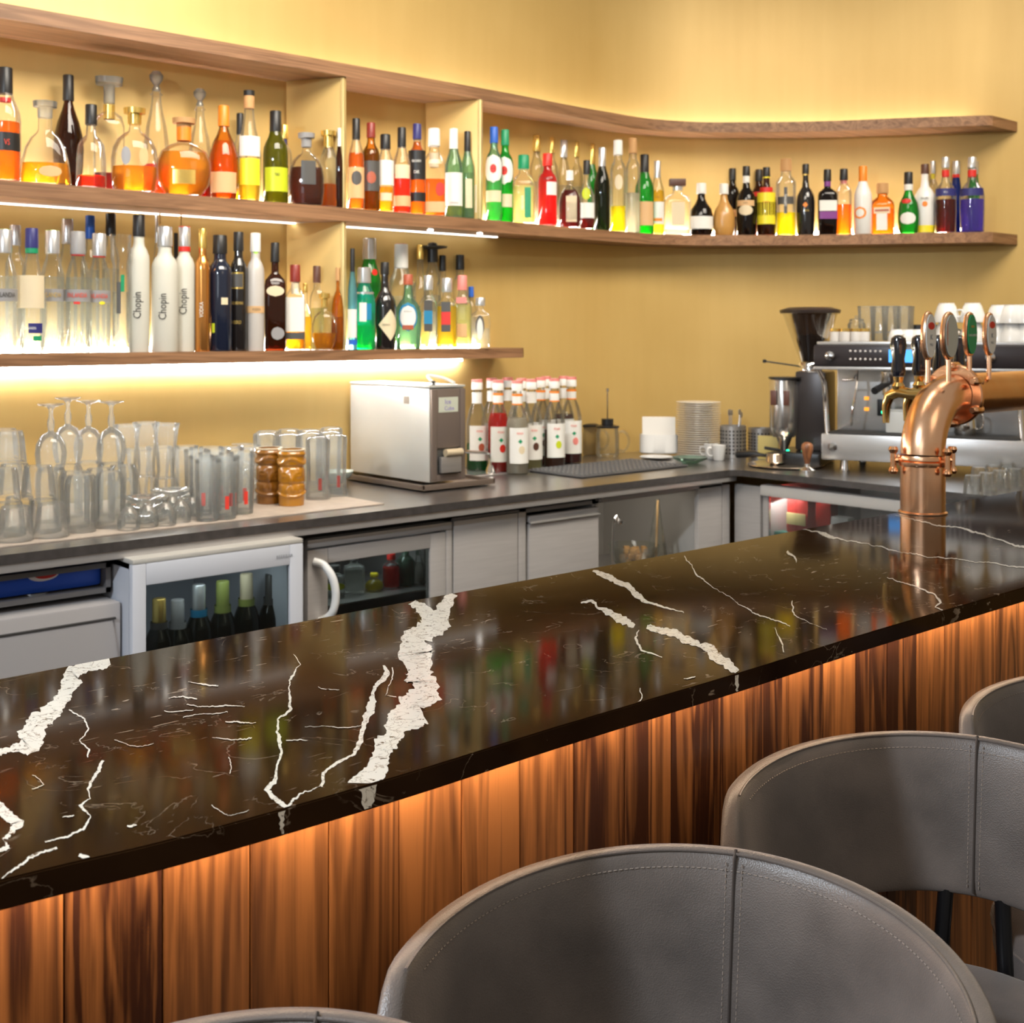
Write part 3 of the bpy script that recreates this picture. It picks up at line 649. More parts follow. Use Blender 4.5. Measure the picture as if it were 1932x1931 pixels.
def make_stool(loc, rz, label, seams=True):
    root = tag(empty('bar_stool', (loc[0], loc[1], 0), rz), label, 'bar stool', 'leather bar stools along the bar')
    A0, A1 = R(-112), R(128)
    b = band(root, A0, A1)
    # seam piping down the middle of the back, and stitch rows either side
    bm = bmesh.new()
    IN = -.0122
    col = [ring_surf(0, z, IN + .0006)[0] for z in [BANDH / 2 * .93 * (1 - 2 * k / 12) for k in range(13)]]
    tube_bm(bm, [col[0] + Vector((0, .008, .0075))] + [col[0] + Vector((0, .001, .003))] + col, .0016, 6)
    piping = from_bm('seam', bm, pbr('dark_seam', (.035, .027, .023), .6), b)
    bm = bmesh.new()
    for s in (-1, 1):
        stitches(bm, [ring_surf(s * .034, z, IN + .0002)[0] for z in [BANDH / 2 * .90 * (1 - 2 * k / 12) for k in range(13)]])
    for oz in (BANDH / 2 - .0145,):
        for sgn in (1,):
            stitches(bm, [ring_surf(A0 + .34 + (A1 - A0 - .68) * k / 80, oz, IN + .0009)[0] for k in range(81)])
    st = from_bm('stitching', bm, THREAD, b); st['kind'] = 'stuff'
    bm = bmesh.new()
    tube_bm(bm, [ring_surf(A0 + .22 + (A1 - A0 - .44) * k / 80, BANDH / 2 - .0018, -.0080)[0] + Vector((0, 0, .0008)) for k in range(81)], .0014, 6)
    from_bm('rim_piping', bm, LEA, b)
    # two black posts, seat with cushion, splayed legs, footrest
    for s in (-1, 1):
        p, tg, out = ring_surf(s * .16, -BANDH / 2 + .012, 0)
        tube('back_post', [p, (p.x * .9 + s * .008, p.y * .93, .72), (p.x * .85 + s * .012, p.y * .85, .655)], .009, METB, root)
    st2 = tag(lathe('seat', [(.001, .63), (.15, .63), (.178, .645), (.186, .67), (.186, .70), (.178, .722), (.155, .733), (.08, .738), (.001, .738)], LEA, root, 48, ry=1.04, angle=80))
    bm = bmesh.new(); tube_bm(bm, [(.187 * math.cos(2 * math.pi * k / 48), .187 * 1.04 * math.sin(2 * math.pi * k / 48), .699) for k in range(49)], .002, 6, cap=False)
    from_bm('seat_piping', bm, LEA, root)
    for sx in (-1, 1):
        for sy in (-1, 1):
            tube('leg', [(sx * .09, sy * .09, .64), (sx * .19, sy * .19, .004)], [.014, .009], METB, root)
    q = .150; tube('footrest', [(q, q, .25), (-q, q, .25), (-q, -q, .25), (q, -q, .25), (q, q, .25)], .008, METB, root)
    return root
# local +Y is the back of the stool; the stools are turned with their backs along the bar
def stool_at(seam_px, top_y, back_deg, label):
    """puts the middle of the back's rim where it stands"""
    g = on_z(seam_px, top_y + 12, .969); a = R(back_deg); c = (g.x - math.cos(a) * (SB + .017), g.y - math.sin(a) * (SB + .017))
    return make_stool(c, a - R(90), label)
stool_at(1390, 1592, 28, 'grey-brown leather bar stool nearest the middle foreground, backrest wholly in view but its foot')
stool_at(1845, 1378, 21, 'grey-brown leather bar stool behind the large foreground one, cut by the right edge')
stool_at(2190, 1262, 19, 'leather bar stool of which only a rounded end shows at the right edge')
stool_at(602, 1896, 43, 'leather bar stool of which only the top rim shows at the bottom edge')
# ------------------------------------------------------------ bottles
GL = {
 'c': clear('clear_glass', (.985, .99, .985), body=.02, edge=.35, white=(.97, 1, .97), gloss=.7),
 'f': pbr('frosted_glass', (.62, .60, .52), .55),
 'g': clear('green_glass', (.10, .72, .16), body=.35, edge=.2, white=(.06, .65, .10)),
 'lg': clear('pale_green_glass', (.55, .85, .62), body=.25, edge=.3, white=(.5, .85, .6)),
 'dg': clear('dark_green_glass', (.05, .09, .04), body=.25, edge=.3, white=(.05, .06, .03)),
 'ol': clear('olive_glass', (.35, .36, .03), body=.35, edge=.2, white=(.33, .33, .02)),
 'dk': clear('near_black_glass', (.03, .018, .014), body=.35, edge=.2, white=(.03, .018, .014)),
 'br': clear('brown_glass', (.22, .07, .02), body=.35, edge=.2, white=(.16, .045, .015)),
 'am': clear('amber_glass', (.98, .60, .16), body=.2, edge=.2, white=(.95, .42, .03)),
 'bl': clear('blue_glass', (.05, .20, .85), body=.4, edge=.2, white=(.03, .12, .8)),
 'lb': clear('pale_blue_glass', (.45, .80, .92), body=.3, edge=.3, white=(.35, .78, .95)),
 'tq': clear('turquoise_glass', (.05, .75, .55), body=.35, edge=.25, white=(.05, .75, .55)),
 'W': pbr('white_bottle', (.80, .78, .74), .35, coat=.3), 'T': pbr('tan_bottle', (.55, .28, .07), .3, coat=.4),
 'N': pbr('navy_black_bottle', (.010, .014, .030), .12, coat=.6), 'K': pbr('black_bottle', (.012, .010, .010), .12, coat=.6),
 'M': pbr('copper_bottle', (.85, .38, .10), .18, .9), 'S': pbr('silvery_frost', (.58, .54, .50), .35, .1),
}
def liquid(name, col, glow=None, body=.42): return clear('liquid_' + name, col, body=body, edge=.1, white=glow or col, gloss=.5)
LQ = {'amber': liquid('amber', (1, .66, .10), (1, .50, .01), .34), 'orange': liquid('orange', (1, .46, .05), (1, .30, .0), .36), 'red': liquid('red', (.95, .18, .05), (1, .07, .01)),
 'scarlet': liquid('scarlet', (.95, .03, .02), (1, .02, .01), .6), 'dred': liquid('dark_red', (.30, .02, .01), (.28, .02, .01)), 'brown': liquid('brown', (.28, .07, .015), (.25, .06, .012)),
 'yellow': liquid('yellow', (.98, .85, .02), (1, .85, .0), .5), 'gold': liquid('gold', (1, .82, .22), (1, .72, .03)), 'pale': liquid('pale_yellow', (.93, .90, .50), (.95, .90, .45)),
 'green': liquid('green', (.05, .6, .2), (.02, .35, .12)), 'violet': liquid('violet', (.35, .25, .9), (.3, .2, .95)), 'cream': liquid('cream', (.85, .80, .66), (.85, .80, .66), .7),
 'water': liquid('water', (.97, .98, .94), (.95, .97, .90), .16), 'blue': liquid('blue', (.03, .2, .9), (.02, .15, .9)), 'lime': liquid('lime', (.2, .9, .1), (.1, .85, .08))}
def pc(name, col, rough=.4, metal=0): return pbr(name, col, rough, metal)
PC = {'black': pc('cap_black', (.015, .014, .014)), 'white': pc('paper_white', (.80, .78, .73), .6), 'cream': pc('paper_cream', (.72, .60, .40), .6), 'tan': pc('paper_tan', (.68, .42, .20), .6),
 'red': pc('paper_red', (.70, .03, .02)), 'rust': pc('cap_rust', (.42, .10, .05)), 'orange': pc('cap_orange', (.90, .25, .02)), 'yellow': pc('paper_yellow', (.88, .72, .03)), 'lime': pc('paper_lime', (.55, .62, .02)),
 'gold': pc('cap_gold', (.80, .55, .15), .25, .8), 'silver': pc('cap_silver', (.70, .70, .70), .25, .7), 'navy': pc('paper_navy', (.03, .03, .16)), 'blue': pc('cap_blue', (.02, .12, .55)), 'green': pc('cap_green', (.01, .28, .12)),
 'cork': pc('cork', (.55, .30, .12), .7), 'brown': pc('cap_brown', (.10, .04, .025)), 'olive': pc('foil_olive', (.30, .34, .08), .4), 'grey': pc('paper_grey', (.30, .29, .29)), 'dgrey': pc('paper_dark_grey', (.08, .075, .07)), 'purple': pc('paper_purple', (.22, .05, .25)),
 'pink': pc('paper_pink', (.80, .25, .22)), 'teal': pc('paper_teal', (.02, .22, .42)), 'glass': clear('stopper_glass', (.9, .92, .9), body=.30, edge=.4, white=(.95, .97, .95)), 'dirty': pc('cap_wine', (.25, .03, .02)), 'lgreen': pc('paper_light_green', (.45, .75, .10))}
INK = pbr('dark_ink', (.03, .025, .02), .6); INKR = pbr('red_ink', (.75, .06, .03), .5); INKW = pbr('white_ink', (.85, .83, .78), .5); INKG = pbr('gold_ink', (.75, .5, .12), .35, .5); INKB = pbr('blue_grey_ink', (.12, .16, .22), .5)
INKS = {'k': INK, 'r': INKR, 'w': INKW, 'g': INKG, 'b': INKB, 'o': pbr('orange_ink', (.9, .3, .08), .5)}
# name: (rings (radius share, height share, squareness), cap start, neck radius share, depth share)
ST = {
 'wine': ([(.92, 0), (1, .015), (1, .53), (.95, .60), (.79, .66), (.58, .72), (.46, .78), (.41, .84), (.40, .98)], .77, .41, 1),
 'spirit': ([(.92, 0), (1, .015), (1, .60), (.96, .655), (.82, .70), (.56, .74), (.45, .78), (.42, .84), (.42, .98)], .83, .43, 1),
 'tall': ([(.95, 0), (1, .012), (1, .66), (.96, .70), (.76, .745), (.56, .77), (.50, .80), (.48, .98)], .84, .50, 1),
 'bandneck': ([(.92, 0), (1, .015), (1, .56), (.94, .64), (.76, .71), (.57, .77), (.50, .82), (.50, .98)], .81, .53, 1),
 'square': ([(.90, 0, 6), (1, .02, 7), (1, .60, 7), (.93, .65, 5), (.60, .69, 3), (.36, .72), (.34, .80), (.34, .98)], .82, .36, .8),
 'cognac': ([(.72, 0), (.80, .015), (.95, .20), (1, .36), (.93, .48), (.70, .60), (.42, .70), (.30, .76), (.28, .98)], .78, .31, 1),
 'slim': ([(.80, 0), (.86, .015), (1, .25), (1, .42), (.84, .54), (.58, .66), (.42, .78), (.36, .98)], .84, .38, 1),
 'bell': ([(.96, 0), (1, .02), (.93, .20), (.88, .30), (.76, .44), (.54, .56), (.32, .62), (.26, .66), (.25, .86)], .84, .27, .5),
 'flute': ([(.94, 0), (1, .02), (.96, .35), (.86, .52), (.55, .60), (.34, .64), (.30, .80)], .76, .34, 1),
 'tear': ([(.85, 0), (.98, .03), (1, .26), (.94, .42), (.76, .56), (.52, .66), (.38, .74), (.34, .80), (.48, .81), (.34, .825), (.32, .86)], .84, .28, 1),
 'round': ([(.80, 0), (.92, .03), (1, .20), (1, .40), (.92, .52), (.74, .62), (.46, .69), (.26, .72), (.22, .78), (.22, .98)], .84, .28, .62),
 'globe': ([(.60, 0), (.68, .03), (.92, .14), (1, .30), (.98, .44), (.82, .57), (.50, .65), (.24, .68), (.22, .84)], .80, .25, .5),
 'gourd': ([(.78, 0), (.90, .03), (1, .18), (1, .36), (.86, .50), (.50, .62), (.34, .70), (.30, .80), (.30, .98)], .80, .36, .9),
 'squat': ([(.92, 0, 5), (1, .03, 6), (1, .56, 6), (.94, .63, 5), (.70, .69, 3), (.46, .73), (.42, .78), (.42, .98)], .80, .46, .75),
 'shoulder': ([(.88, 0), (.94, .02), (1, .30), (1, .48), (.92, .56), (.66, .63), (.40, .68), (.32, .78), (.30, .98)], .86, .32, 1),
 'decbox': ([(.92, 0, 5), (1, .02, 6), (1, .58, 6), (.84, .66, 4), (.40, .70), (.34, .74), (.34, .84)], .82, .36, .8),
 'box': ([(.94, 0, 8), (1, .02, 9), (1, .60, 9), (.86, .68, 6), (.40, .74), (.34, .78), (.32, .86)], .84, .45, .6),
 'curvy': ([(.70, 0), (.80, .02), (1, .18), (.92, .34), (.66, .48), (.74, .58), (.60, .70), (.46, .80), (.44, .98)], .82, .48, 1),
 'jug': ([(.80, 0), (.84, .02), (.84, .60), (.80, .72), (1.0, .78), (1.04, .98)], .99, .9, 1),
 'syrup': ([(.92, 0), (1, .012), (1, .50), (.97, .55), (.74, .66), (.46, .74), (.38, .78), (.36, .93)], .89, .44, 1),
}
def patch(name, r, z0, z1, a0, a1, mat, parent, ry=1, pw=2, n=14, shape=None):
    """paper label hugging the front of a bottle; shape 'oval' or 'diamond' trims its outline"""
    bm = bmesh.new(); rows = 10 if shape else 1; grid = []
    for j in range(rows + 1):
        v = j / rows; z = z0 + (z1 - z0) * v; k = 1
        if shape == 'oval': k = math.sqrt(max(0.0, 1 - (2 * v - 1) ** 2))
        if shape == 'diamond': k = 1 - abs(2 * v - 1)
        row = []
        for i in range(n + 1):
            a = (a0 + a1) / 2 + (a1 - a0) * k * (i / n - .5); c, s = math.sin(a), math.cos(a)
            f = 1 / ((abs(c) ** pw + abs(s) ** pw) ** (1 / pw)); row.append(bm.verts.new((r * f * c, -r * ry * f * s, z)))
        grid.append(row)
    for A_, B_ in zip(grid, grid[1:]):
        for i in range(n):
            try: bm.faces.new((A_[i], A_[i + 1], B_[i + 1], B_[i]))
            except ValueError: pass
    bmesh.ops.remove_doubles(bm, verts=bm.verts, dist=1e-6)
    return from_bm(name, bm, mat, parent)
def bottle(loc, rz, r, h, style, glass, liq, fill, cap, labs, label, group, seg=28, cat='bottle', stopper=None):
    prof, cap0, nr, ry = ST[style]
    root = tag(empty('bottle', loc, rz), label, cat, group)
    P_ = [(q[0] * r, q[1] * h) + tuple(q[2:]) for q in prof]
    hb = P_[-1][1]
    zc = cap0 * h
    body = lathe('glass', [(.0005, .002)] + P_ + ([(P_[-1][0] * .99, hb + .0005)] if cap else []), GL[glass], root, seg, ry, close=bool(cap) and glass in 'fWTNKMS', angle=50)
    if liq and glass in ('c', 'lg', 'g', 'am', 'ol', 'lb', 'tq', 'bl', 'br'):
        L_ = []
        zf = fill * h
        for i, q in enumerate(P_):
            if q[1] < zf: L_.append((q[0] * .93 - .0004, max(q[1], .005)) + tuple(q[2:]))
            else:
                p0 = P_[i - 1]; t = (zf - p0[1]) / (q[1] - p0[1]); L_.append(((p0[0] + (q[0] - p0[0]) * t) * .93 - .0004, zf) + tuple(q[2:])); break
        lathe('liquid', [(.0004, .0045)] + L_ + [(.0004, zf)], LQ[liq], root, seg, ry, close=False, angle=50)
    if cap:
        cn = r * nr * 1.10 + .0008
        if stopper == 'ball':
            lathe('stopper', [(.001, zc), (cn * .8, zc), (cn * .8, zc + .01), (cn * .55, zc + .015), (cn * 1.5, zc + (h - zc) * .55), (cn * 1.6, zc + (h - zc) * .75), (cn * .9, h - .003), (.001, h)], PC[cap], root, 14)
        elif stopper == 'flat':
            lathe('stopper', [(.001, zc - .015), (cn * .9, zc - .015), (cn * .9, h - .024), (cn * 2.1, h - .022, 4), (cn * 2.2, h - .004, 4), (.001, h)], PC[cap], root, 16)
        elif stopper == 'wide':
            lathe('stopper', [(.001, zc - .01), (cn * .9, zc - .01), (cn * .95, h - .02), (cn * 1.45, h - .018), (cn * 1.5, h - .003), (.001, h)], PC[cap], root, 18)
        elif stopper == 'slab':
            box('stopper', -r * .62, r * .62, -r * .4, r * .4, h - .030, h, PC[cap], root, .004); lathe('stopper_neck', [(.001, zc - .01), (cn * .8, zc - .01), (cn * .8, h - .031), (.001, h - .031)], PC['silver'], root, 12)
        elif stopper == 'hat':
            lathe('cap', [(.001, zc), (cn, zc), (cn, h * .93), (cn * 2.7, h * .945), (cn * 2.9, h * .96), (cn * 1.1, h * .95), (cn * .8, h * .99), (.001, h)], PC[cap], root, 18)
        else:
            lathe('cap', [(.001, zc), (cn, zc), (cn * 1.02, zc + .004), (cn * .98, h - .002), (cn * .9, h), (.001, h)], PC[cap], root, 16)
    pw = max([q[2] if len(q) > 2 else 2 for q in prof])
    for L in labs:
        kind = L[0]
        if kind == 'p':      # patch: colour, z0, z1, half angle (deg), shape
            _, col, a, b, ha = L[:5]; sh = L[5] if len(L) > 5 else None; off = L[6] if len(L) > 6 else 0
            layer = .0006 + .0005 * sum(1 for q in labs[:labs.index(L)] if q[0] == 'p')
            rr = max(rad_at(prof, a), rad_at(prof, b)) * r + layer
            patch('label', rr, a * h, b * h, R(off - ha), R(off + ha), PC[col] if col in PC else INKS[col], root, ry, pw, shape=sh)
        elif kind == 't':    # text: string, size, z, ink, vertical
            _, s, size, z, ink = L[:5]; vert = len(L) > 5 and L[5]; sx = .62 if not vert else .8
            rr = rad_at(prof, z) * r * (1 if pw <= 2 else .99) + .0026
            round_text('lettering', s, size, rr, z * h, INKS[ink], root, vert, sx, ry)
        elif kind == 'b':    # band round the neck or cap: colour, z0, z1, radius share
            _, col, a, b, rs = L; lathe('band', [(rs * r, a * h), (rs * r, b * h)], PC[col], root, 16, close=False)
    return root
def rad_at(prof, z):
    for a, b in zip(prof, prof[1:]):
        if a[1] <= z <= b[1]: return a[0] + (b[0] - a[0]) * (z - a[1]) / max(1e-6, b[1] - a[1])
    return prof[-1][0]
def shelf_xy(px, off):
    t = (px - HX) / F; d = Vector((cu * t + su, -su * t + cu)); pts = []
    for i, p in enumerate(fr):
        a, c = fr[max(i - 1, 0)], fr[min(i + 1, len(fr) - 1)]; tg = Vector((c[0] - a[0], c[1] - a[1])).normalized(); nn = Vector((-tg.y, tg.x))
        pts.append(Vector(p) + nn * off)
    for a, b in zip(pts, pts[1:]):
        ca, cb = d.cross(a), d.cross(b)
        if ca * cb <= 0: t_ = ca / (ca - cb); return a.lerp(b, t_)
    return pts[-1]
PLACED = []
def put(zs, px, wpx, ytop, style, back, glass, liq, fill, cap, labs, label, group, stopper=None, turn=0):
    l = depth(shelf_xy(px, .05)); r = wpx / 2 / F * l
    ry = ST[style][3]; rd = r * ry if ry != 1 else r
    mx = .190 - rd - .002
    for (pf, pb, z_) in ((651, 540, Z_MID), (909, 803, Z_MID), (651, 541, Z_LOW)):
        if z_ == zs and pb < px + wpx * .5 and px < pf: mx = min(mx, .02 + .165 * (pf - px) / (pf - pb) - rd * 1.15 - .009)
    mn = rd + .005; mx = max(mn, mx); pref = mn if back == 0 else mx; best = None
    for k in range(13):
        off = mn + (mx - mn) * k / 12; q = shelf_xy(px, off)
        pen = sum(max(0, (r + r2) * 1.0 - (q - q2).length) for q2, r2, z2 in PLACED if z2 == zs)
        c_ = pen * 6 + abs(off - pref)
        if best is None or c_ < best[0]: best = (c_, off, q, pen)
    p = best[2]; l = depth(p); r = wpx / 2 / F * l * 1.07
    for q2, r2, z2 in PLACED:
        if z2 == zs: r = min(r, max(r * .84, (p - q2).length - r2 - .0008))
    PLACED.append((p, r, zs)); h = zat(ytop, l) - zs
    return bottle((p.x, p.y, zs), math.atan2(-p.y, -p.x) + R(90) + R(turn), r, h, style, glass, liq, fill, cap, labs, label, group, stopper=stopper)
GM, GLOW_ = 'bottles on the middle shelf', 'bottles on the lowest shelf'
MID = [
 (10, 52, 128, 'wine', 0, 'c', 'orange', .52, 'black', [('b', 'red', .70, .735, .37), ('p', 'black', .26, .42, 60), ('t', 'VS', .022, .33, 'r')], 'orange cognac bottle with black cap and label, left end of the middle shelf'),
 (85, 96, 190, 'bell', 0, 'c', 'amber', .26, 'glass', [('p', 'tan', .09, .22, 26, 'oval', 14)], 'wide flared glass decanter a quarter full of amber, glass stopper', 'wide'),
 (129, 52, 142, 'cognac', 1, 'br', 'brown', .66, 'black', [], 'dark brown teardrop bottle with long black cap, behind the flared decanter'),
 (172, 52, 198, 'flute', 0, 'c', 'red', .15, 'black', [('b', 'gold', .93, 1.0, .30)], 'fluted clear bottle with black cap and red liquid at the bottom'),
 (206, 52, 145, 'decbox', 1, 'c', 'dred', .18, 'glass', [('b', 'gold', .64, .76, .38)], 'square clear decanter with flat wide glass stopper and gold neck band', 'flat'),
 (254, 80, 203, 'round', 0, 'c', 'amber', .30, 'gold', [('p', 'tan', .30, .52, 12, 'oval', 22), ('p', 'grey', .30, .52, 12, 'oval', -22)], 'round clear decanter with two oval hollows and amber low inside', 'wide'),
 (295, 55, 133, 'tear', 1, 'c', 'red', .26, 'glass', [], 'tallest teardrop glass decanter with ball stopper and red liquid', 'ball'),
 (347, 94, 222, 'globe', 0, 'c', 'amber', .56, 'cork', [('b', 'orange', .70, .88, .27), ('p', 'gold', .14, .32, 24)], 'squat globe bottle full of glowing amber with orange neck', 'wide'),
 (377, 42, 166, 'tear', 1, 'c', 'dred', .28, 'glass', [], 'slender glass decanter with small stopper and dark red liquid, behind the globe bottle', 'ball'),
 (422, 54, 200, 'cognac', 0, 'am', 'orange', .62, 'orange', [('p', 'tan', .06, .28, 55)], 'orange teardrop bottle with orange cap and blank tan label'),
 (453, 26, 214, 'wine', 1, 'c', 'amber', .2, 'black', [('p', 'white', .18, .48, 60)], 'narrow clear bottle with black cap and white label behind the cork-topped one'),
 (470, 46, 172, 'slim', 0, 'c', 'gold', .28, 'cork', [('b', 'black', .955, 1.002, .46), ('p', 'yellow', .14, .38, 55), ('p', 'white', .40, .58, 55)], 'slim clear bottle with cork top, white and yellow labels'),
 (520, 44, 210, 'wine', 0, 'ol', 'pale', .60, 'black', [('p', 'lime', .12, .38, 62), ('t', 'TRES', .012, .30, 'k')], 'olive green bottle with long black cap and yellow-green label'),
 (536, 28, 236, 'spirit', 1, 'c', 'water', .4, 'gold', [('b', 'navy', .76, .84, .40)], 'clear bottle with gold cap and navy neck band behind the olive green one'),
 (578, 62, 250, 'round', 0, 'c', 'brown', .52, 'grey', [('p', 'dgrey', .28, .60, 24, None, 8)], 'round-shouldered decanter of dark amber with grey stopper and dark label', 'wide'),
 (620, 36, 246, 'bandneck', 0, 'c', 'orange', .30, 'gold', [('b', 'navy', .80, .87, .47)], 'flared clear bottle with gold top, navy band and orange liquid left of the divider', 'wide'),
 (640, 15, 242, 'wine', 0, 'br', 'brown', .5, 'white', [], 'thin brown bottle with white cap half hidden behind the left divider'),
 (672, 29, 224, 'wine', 0, 'c', 'orange', .62, 'black', [('p', 'tan', .12, .46, 68), ('p', 'dgrey', .26, .42, 36, 'oval')], 'orange rum bottle with tan portrait label just right of the left divider'),
 (700, 31, 232, 'spirit', 0, 'am', 'dred', .70, 'dirty', [('b', 'red', .96, 1.002, .38), ('p', 'dgrey', .22, .56, 70), ('p', 'rust', .30, .44, 30, 'oval')], 'dark red rum bottle with wine-red cap and dark picture label'),
 (727, 30, 254, 'bandneck', 0, 'c', 'amber', .32, 'black', [('p', 'white', .34, .66, 70), ('p', 'cream', .14, .24, 40)], 'clear bottle with dark cap, white upper label and amber liquid below'),
 (758, 32, 241, 'wine', 0, 'c', 'red', .46, 'black', [('p', 'tan', .08, .20, 66), ('p', 'cream', .40, .56, 50)], 'clear bottle half full of red liquid with black cap and low tan label'),
 (787, 31, 234, 'spirit', 0, 'c', 'orange', .80, 'navy', [('p', 'black', .38, .70, 72), ('t', 'BACARDI', .012, .58, 'w'), ('t', 'OAK', .015, .46, 'w'), ('p', 'black', .14, .24, 72)], 'orange-brown rum bottle with navy cap and black label with white words'),
 (819, 40, 243, 'squat', 0, 'c', 'orange', .42, 'white', [('b', 'cream', .56, .72, .42), ('p', 'tan', .04, .16, 55, None, 10), ('p', 'red', .22, .38, 18, 'oval', 28)], 'square-shouldered orange bourbon bottle with long white cap and red seal'),
 (856, 32, 243, 'wine', 0, 'lg', 'gold', .18, 'white', [('p', 'white', .13, .50, 70), ('t', 'CACHACA', .010, .16, 'k')], 'pale green glass bottle with white label, white cap and yellow at the bottom'),
 (882, 24, 248, 'wine', 0, 'lg', 'pale', .52, 'black', [('b', 'green', .84, .93, .385), ('p', 'cream', .12, .45, 30, None, 20)], 'pale green bottle with black cap behind, left of the right divider'),
 (900, 13, 290, 'spirit', 0, 'c', 'orange', .58, 'brown', [('p', 'cream', .10, .52, 40, None, -30)], 'small orange bottle half hidden by the right divider'),
 (932, 29, 240, 'spirit', 0, 'lg', 'lime', .50, 'blue', [('b', 'silver', .78, .86, .37), ('p', 'white', .40, .70, 75, 'oval'), ('p', 'red', .50, .60, 22, 'oval'), ('t', 'MARTINI', .008, .55, 'k'), ('p', 'cream', .20, .32, 60)], 'pale green vermouth bottle with blue cap and round white label'),
 (953, 29, 245, 'spirit', 0, 'g', 'lime', .55, 'green', [('b', 'white', .74, .83, .38), ('p', 'white', .40, .70, 75, 'oval'), ('p', 'red', .50, .60, 22, 'oval'), ('t', 'MARTINI', .008, .55, 'k'), ('p', 'cream', .16, .30, 60)], 'bright green vermouth bottle with green cap and round white label'),
 (988, 38, 293, 'squat', 0, 'c', 'pale', .55, 'green', [('p', 'green', .08, .52, 14, None, 24), ('t', 'HAVANA', .016, .30, 'w', True)], 'square pale yellow rum bottle with green cap and upright green label'),
 (1012, 30, 256, 'spirit', 1, 'c', 'water', .5, 'gold', [], 'clear bottle with gold cap behind, between the yellow rum and the red bitter'),
 (1033, 35, 290, 'spirit', 0, 'c', 'scarlet', .90, 'red', [('p', 'white', .42, .60, 34, None, 25), ('t', 'CAMPARI', .016, .64, 'k')], 'bright scarlet bitter bottle with white side label'),
 (1040, 26, 260, 'spirit', 1, 'c', 'water', .5, 'gold', [], 'clear bottle with gold cap rising behind the scarlet bitter bottle'),
 (1062, 28, 265, 'bandneck', 1, 'c', 'water', .5, 'silver', [], 'clear bottle with silver cap right behind the scarlet bitter bottle'),
 (1075, 40, 322, 'round', 0, 'c', 'dred', .66, 'white', [('p', 'cream', .10, .55, 30, None, 14)], 'round dark red-brown liqueur bottle with short white neck and cream label'),
 (1086, 26, 268, 'spirit', 1, 'c', 'water', .5, 'gold', [], 'clear bottle with gold cap behind the round red-brown liqueur'),
 (1107, 30, 303, 'gourd', 0, 'c', 'dred', .26, 'black', [('p', 'white', .16, .38, 66), ('p', 'lime', .42, .60, 30, 'oval')], 'bottle with black cap, pear picture and white label left of the dark wine bottle'),
 (1116, 27, 272, 'wine', 1, 'g', 'green', .5, 'gold', [], 'plain green bottle with gold cap behind the pear-label bottle'),
 (1136, 28, 279, 'wine', 0, 'dg', None, 0, 'silver', [], 'dark green, almost black wine bottle with long silver cap'),
 (1166, 28, 265, 'tall', 0, 'c', 'yellow', .28, 'white', [('p', 'cream', .45, .62, 30, 'oval')], 'tall clear bottle with white cap and vivid yellow liquid'),
 (1173, 14, 296, 'spirit', 1, 'c', 'pale', .4, 'gold', [], 'thin clear bottle with gold cap between two tall clear ones'),
 (1194, 26, 261, 'tall', 0, 'c', 'cream', .42, 'cork', [], 'tall clear bottle with cork top and white liquid, slimmest of its stretch'),
 (1216, 34, 292, 'wine', 0, 'g', 'lime', .5, 'black', [('p', 'tan', .10, .40, 66)], 'green bottle with black cap and low tan label'),
 (1240, 26, 304, 'wine', 0, 'c', 'gold', .60, 'silver', [('p', 'white', .14, .44, 60), ('t', 'SUZE', .012, .50, 'k'), ('p', 'orange', .18, .22, 40)], 'yellow liqueur bottle with silver cap and white label beside the green one'),
 (1278, 47, 338, 'box', 0, 'c', 'cream', .10, 'brown', [('p', 'cream', .16, .58, 26)], 'square clear bottle with wide square black-gold stopper and cream label', 'slab'),
 (1323, 42, 346, 'gourd', 0, 'dk', None, 0, 'white', [('p', 'white', .12, .36, 70)], 'short black bottle with white cap and white label'),
 (1366, 40, 347, 'gourd', 0, 'T', None, 0, 'white', [('t', 'EGG', .010, .42, 'w')], 'short opaque tan gourd-shaped bottle with white cap'),
 (1382, 24, 318, 'spirit', 1, 'dk', None, 0, 'black', [('p', 'tan', .30, .40, 60)], 'black bottle with black cap behind the tan gourd bottle'),
 (1408, 35, 314, 'shoulder', 0, 'dk', None, 0, 'black', [('b', 'white', .76, .88, .34), ('p', 'tan', .42, .50, 55), ('p', 'cream', .28, .43, 42, 'oval'), ('t', 'BAILEYS', .008, .46, 'k')], 'black cream-liqueur bottle with white neck label and cream oval'),
 (1432, 26, 320, 'spirit', 1, 'br', 'brown', .5, 'black', [('b', 'yellow', .80, .84, .37), ('p', 'red', .60, .66, 60)], 'brown bottle with black cap and red band hidden behind the yellow-label bottle'),
 (1446, 36, 316, 'shoulder', 0, 'br', 'brown', .5, 'black', [('b', 'yellow', .84, .89, .36), ('p', 'red', .62, .70, 60), ('p', 'yellow', .16, .62, 62), ('t', 'KAHLUA', .010, .48, 'r')], 'brown coffee-liqueur bottle with big yellow label and red shoulder band'),
 (1483, 38, 300, 'tall', 0, 'c', 'yellow', .30, 'cork', [('p', 'dgrey', .28, .62, 9), ('p', 'dgrey', .40, .50, 50), ('t', 'GERMAIN', .014, .45, 'w', True)], 'tall angular clear bottle with cork top and upright dark label'),
 (1520, 38, 310, 'shoulder', 0, 'K', None, 0, 'black', [('b', 'gold', .84, .88, .35), ('t', 'XUXU', .012, .34, 'g'), ('p', 'orange', .38, .46, 16, 'diamond', -8)], 'black full-shouldered bottle with gold neck ring and red diamond mark'),
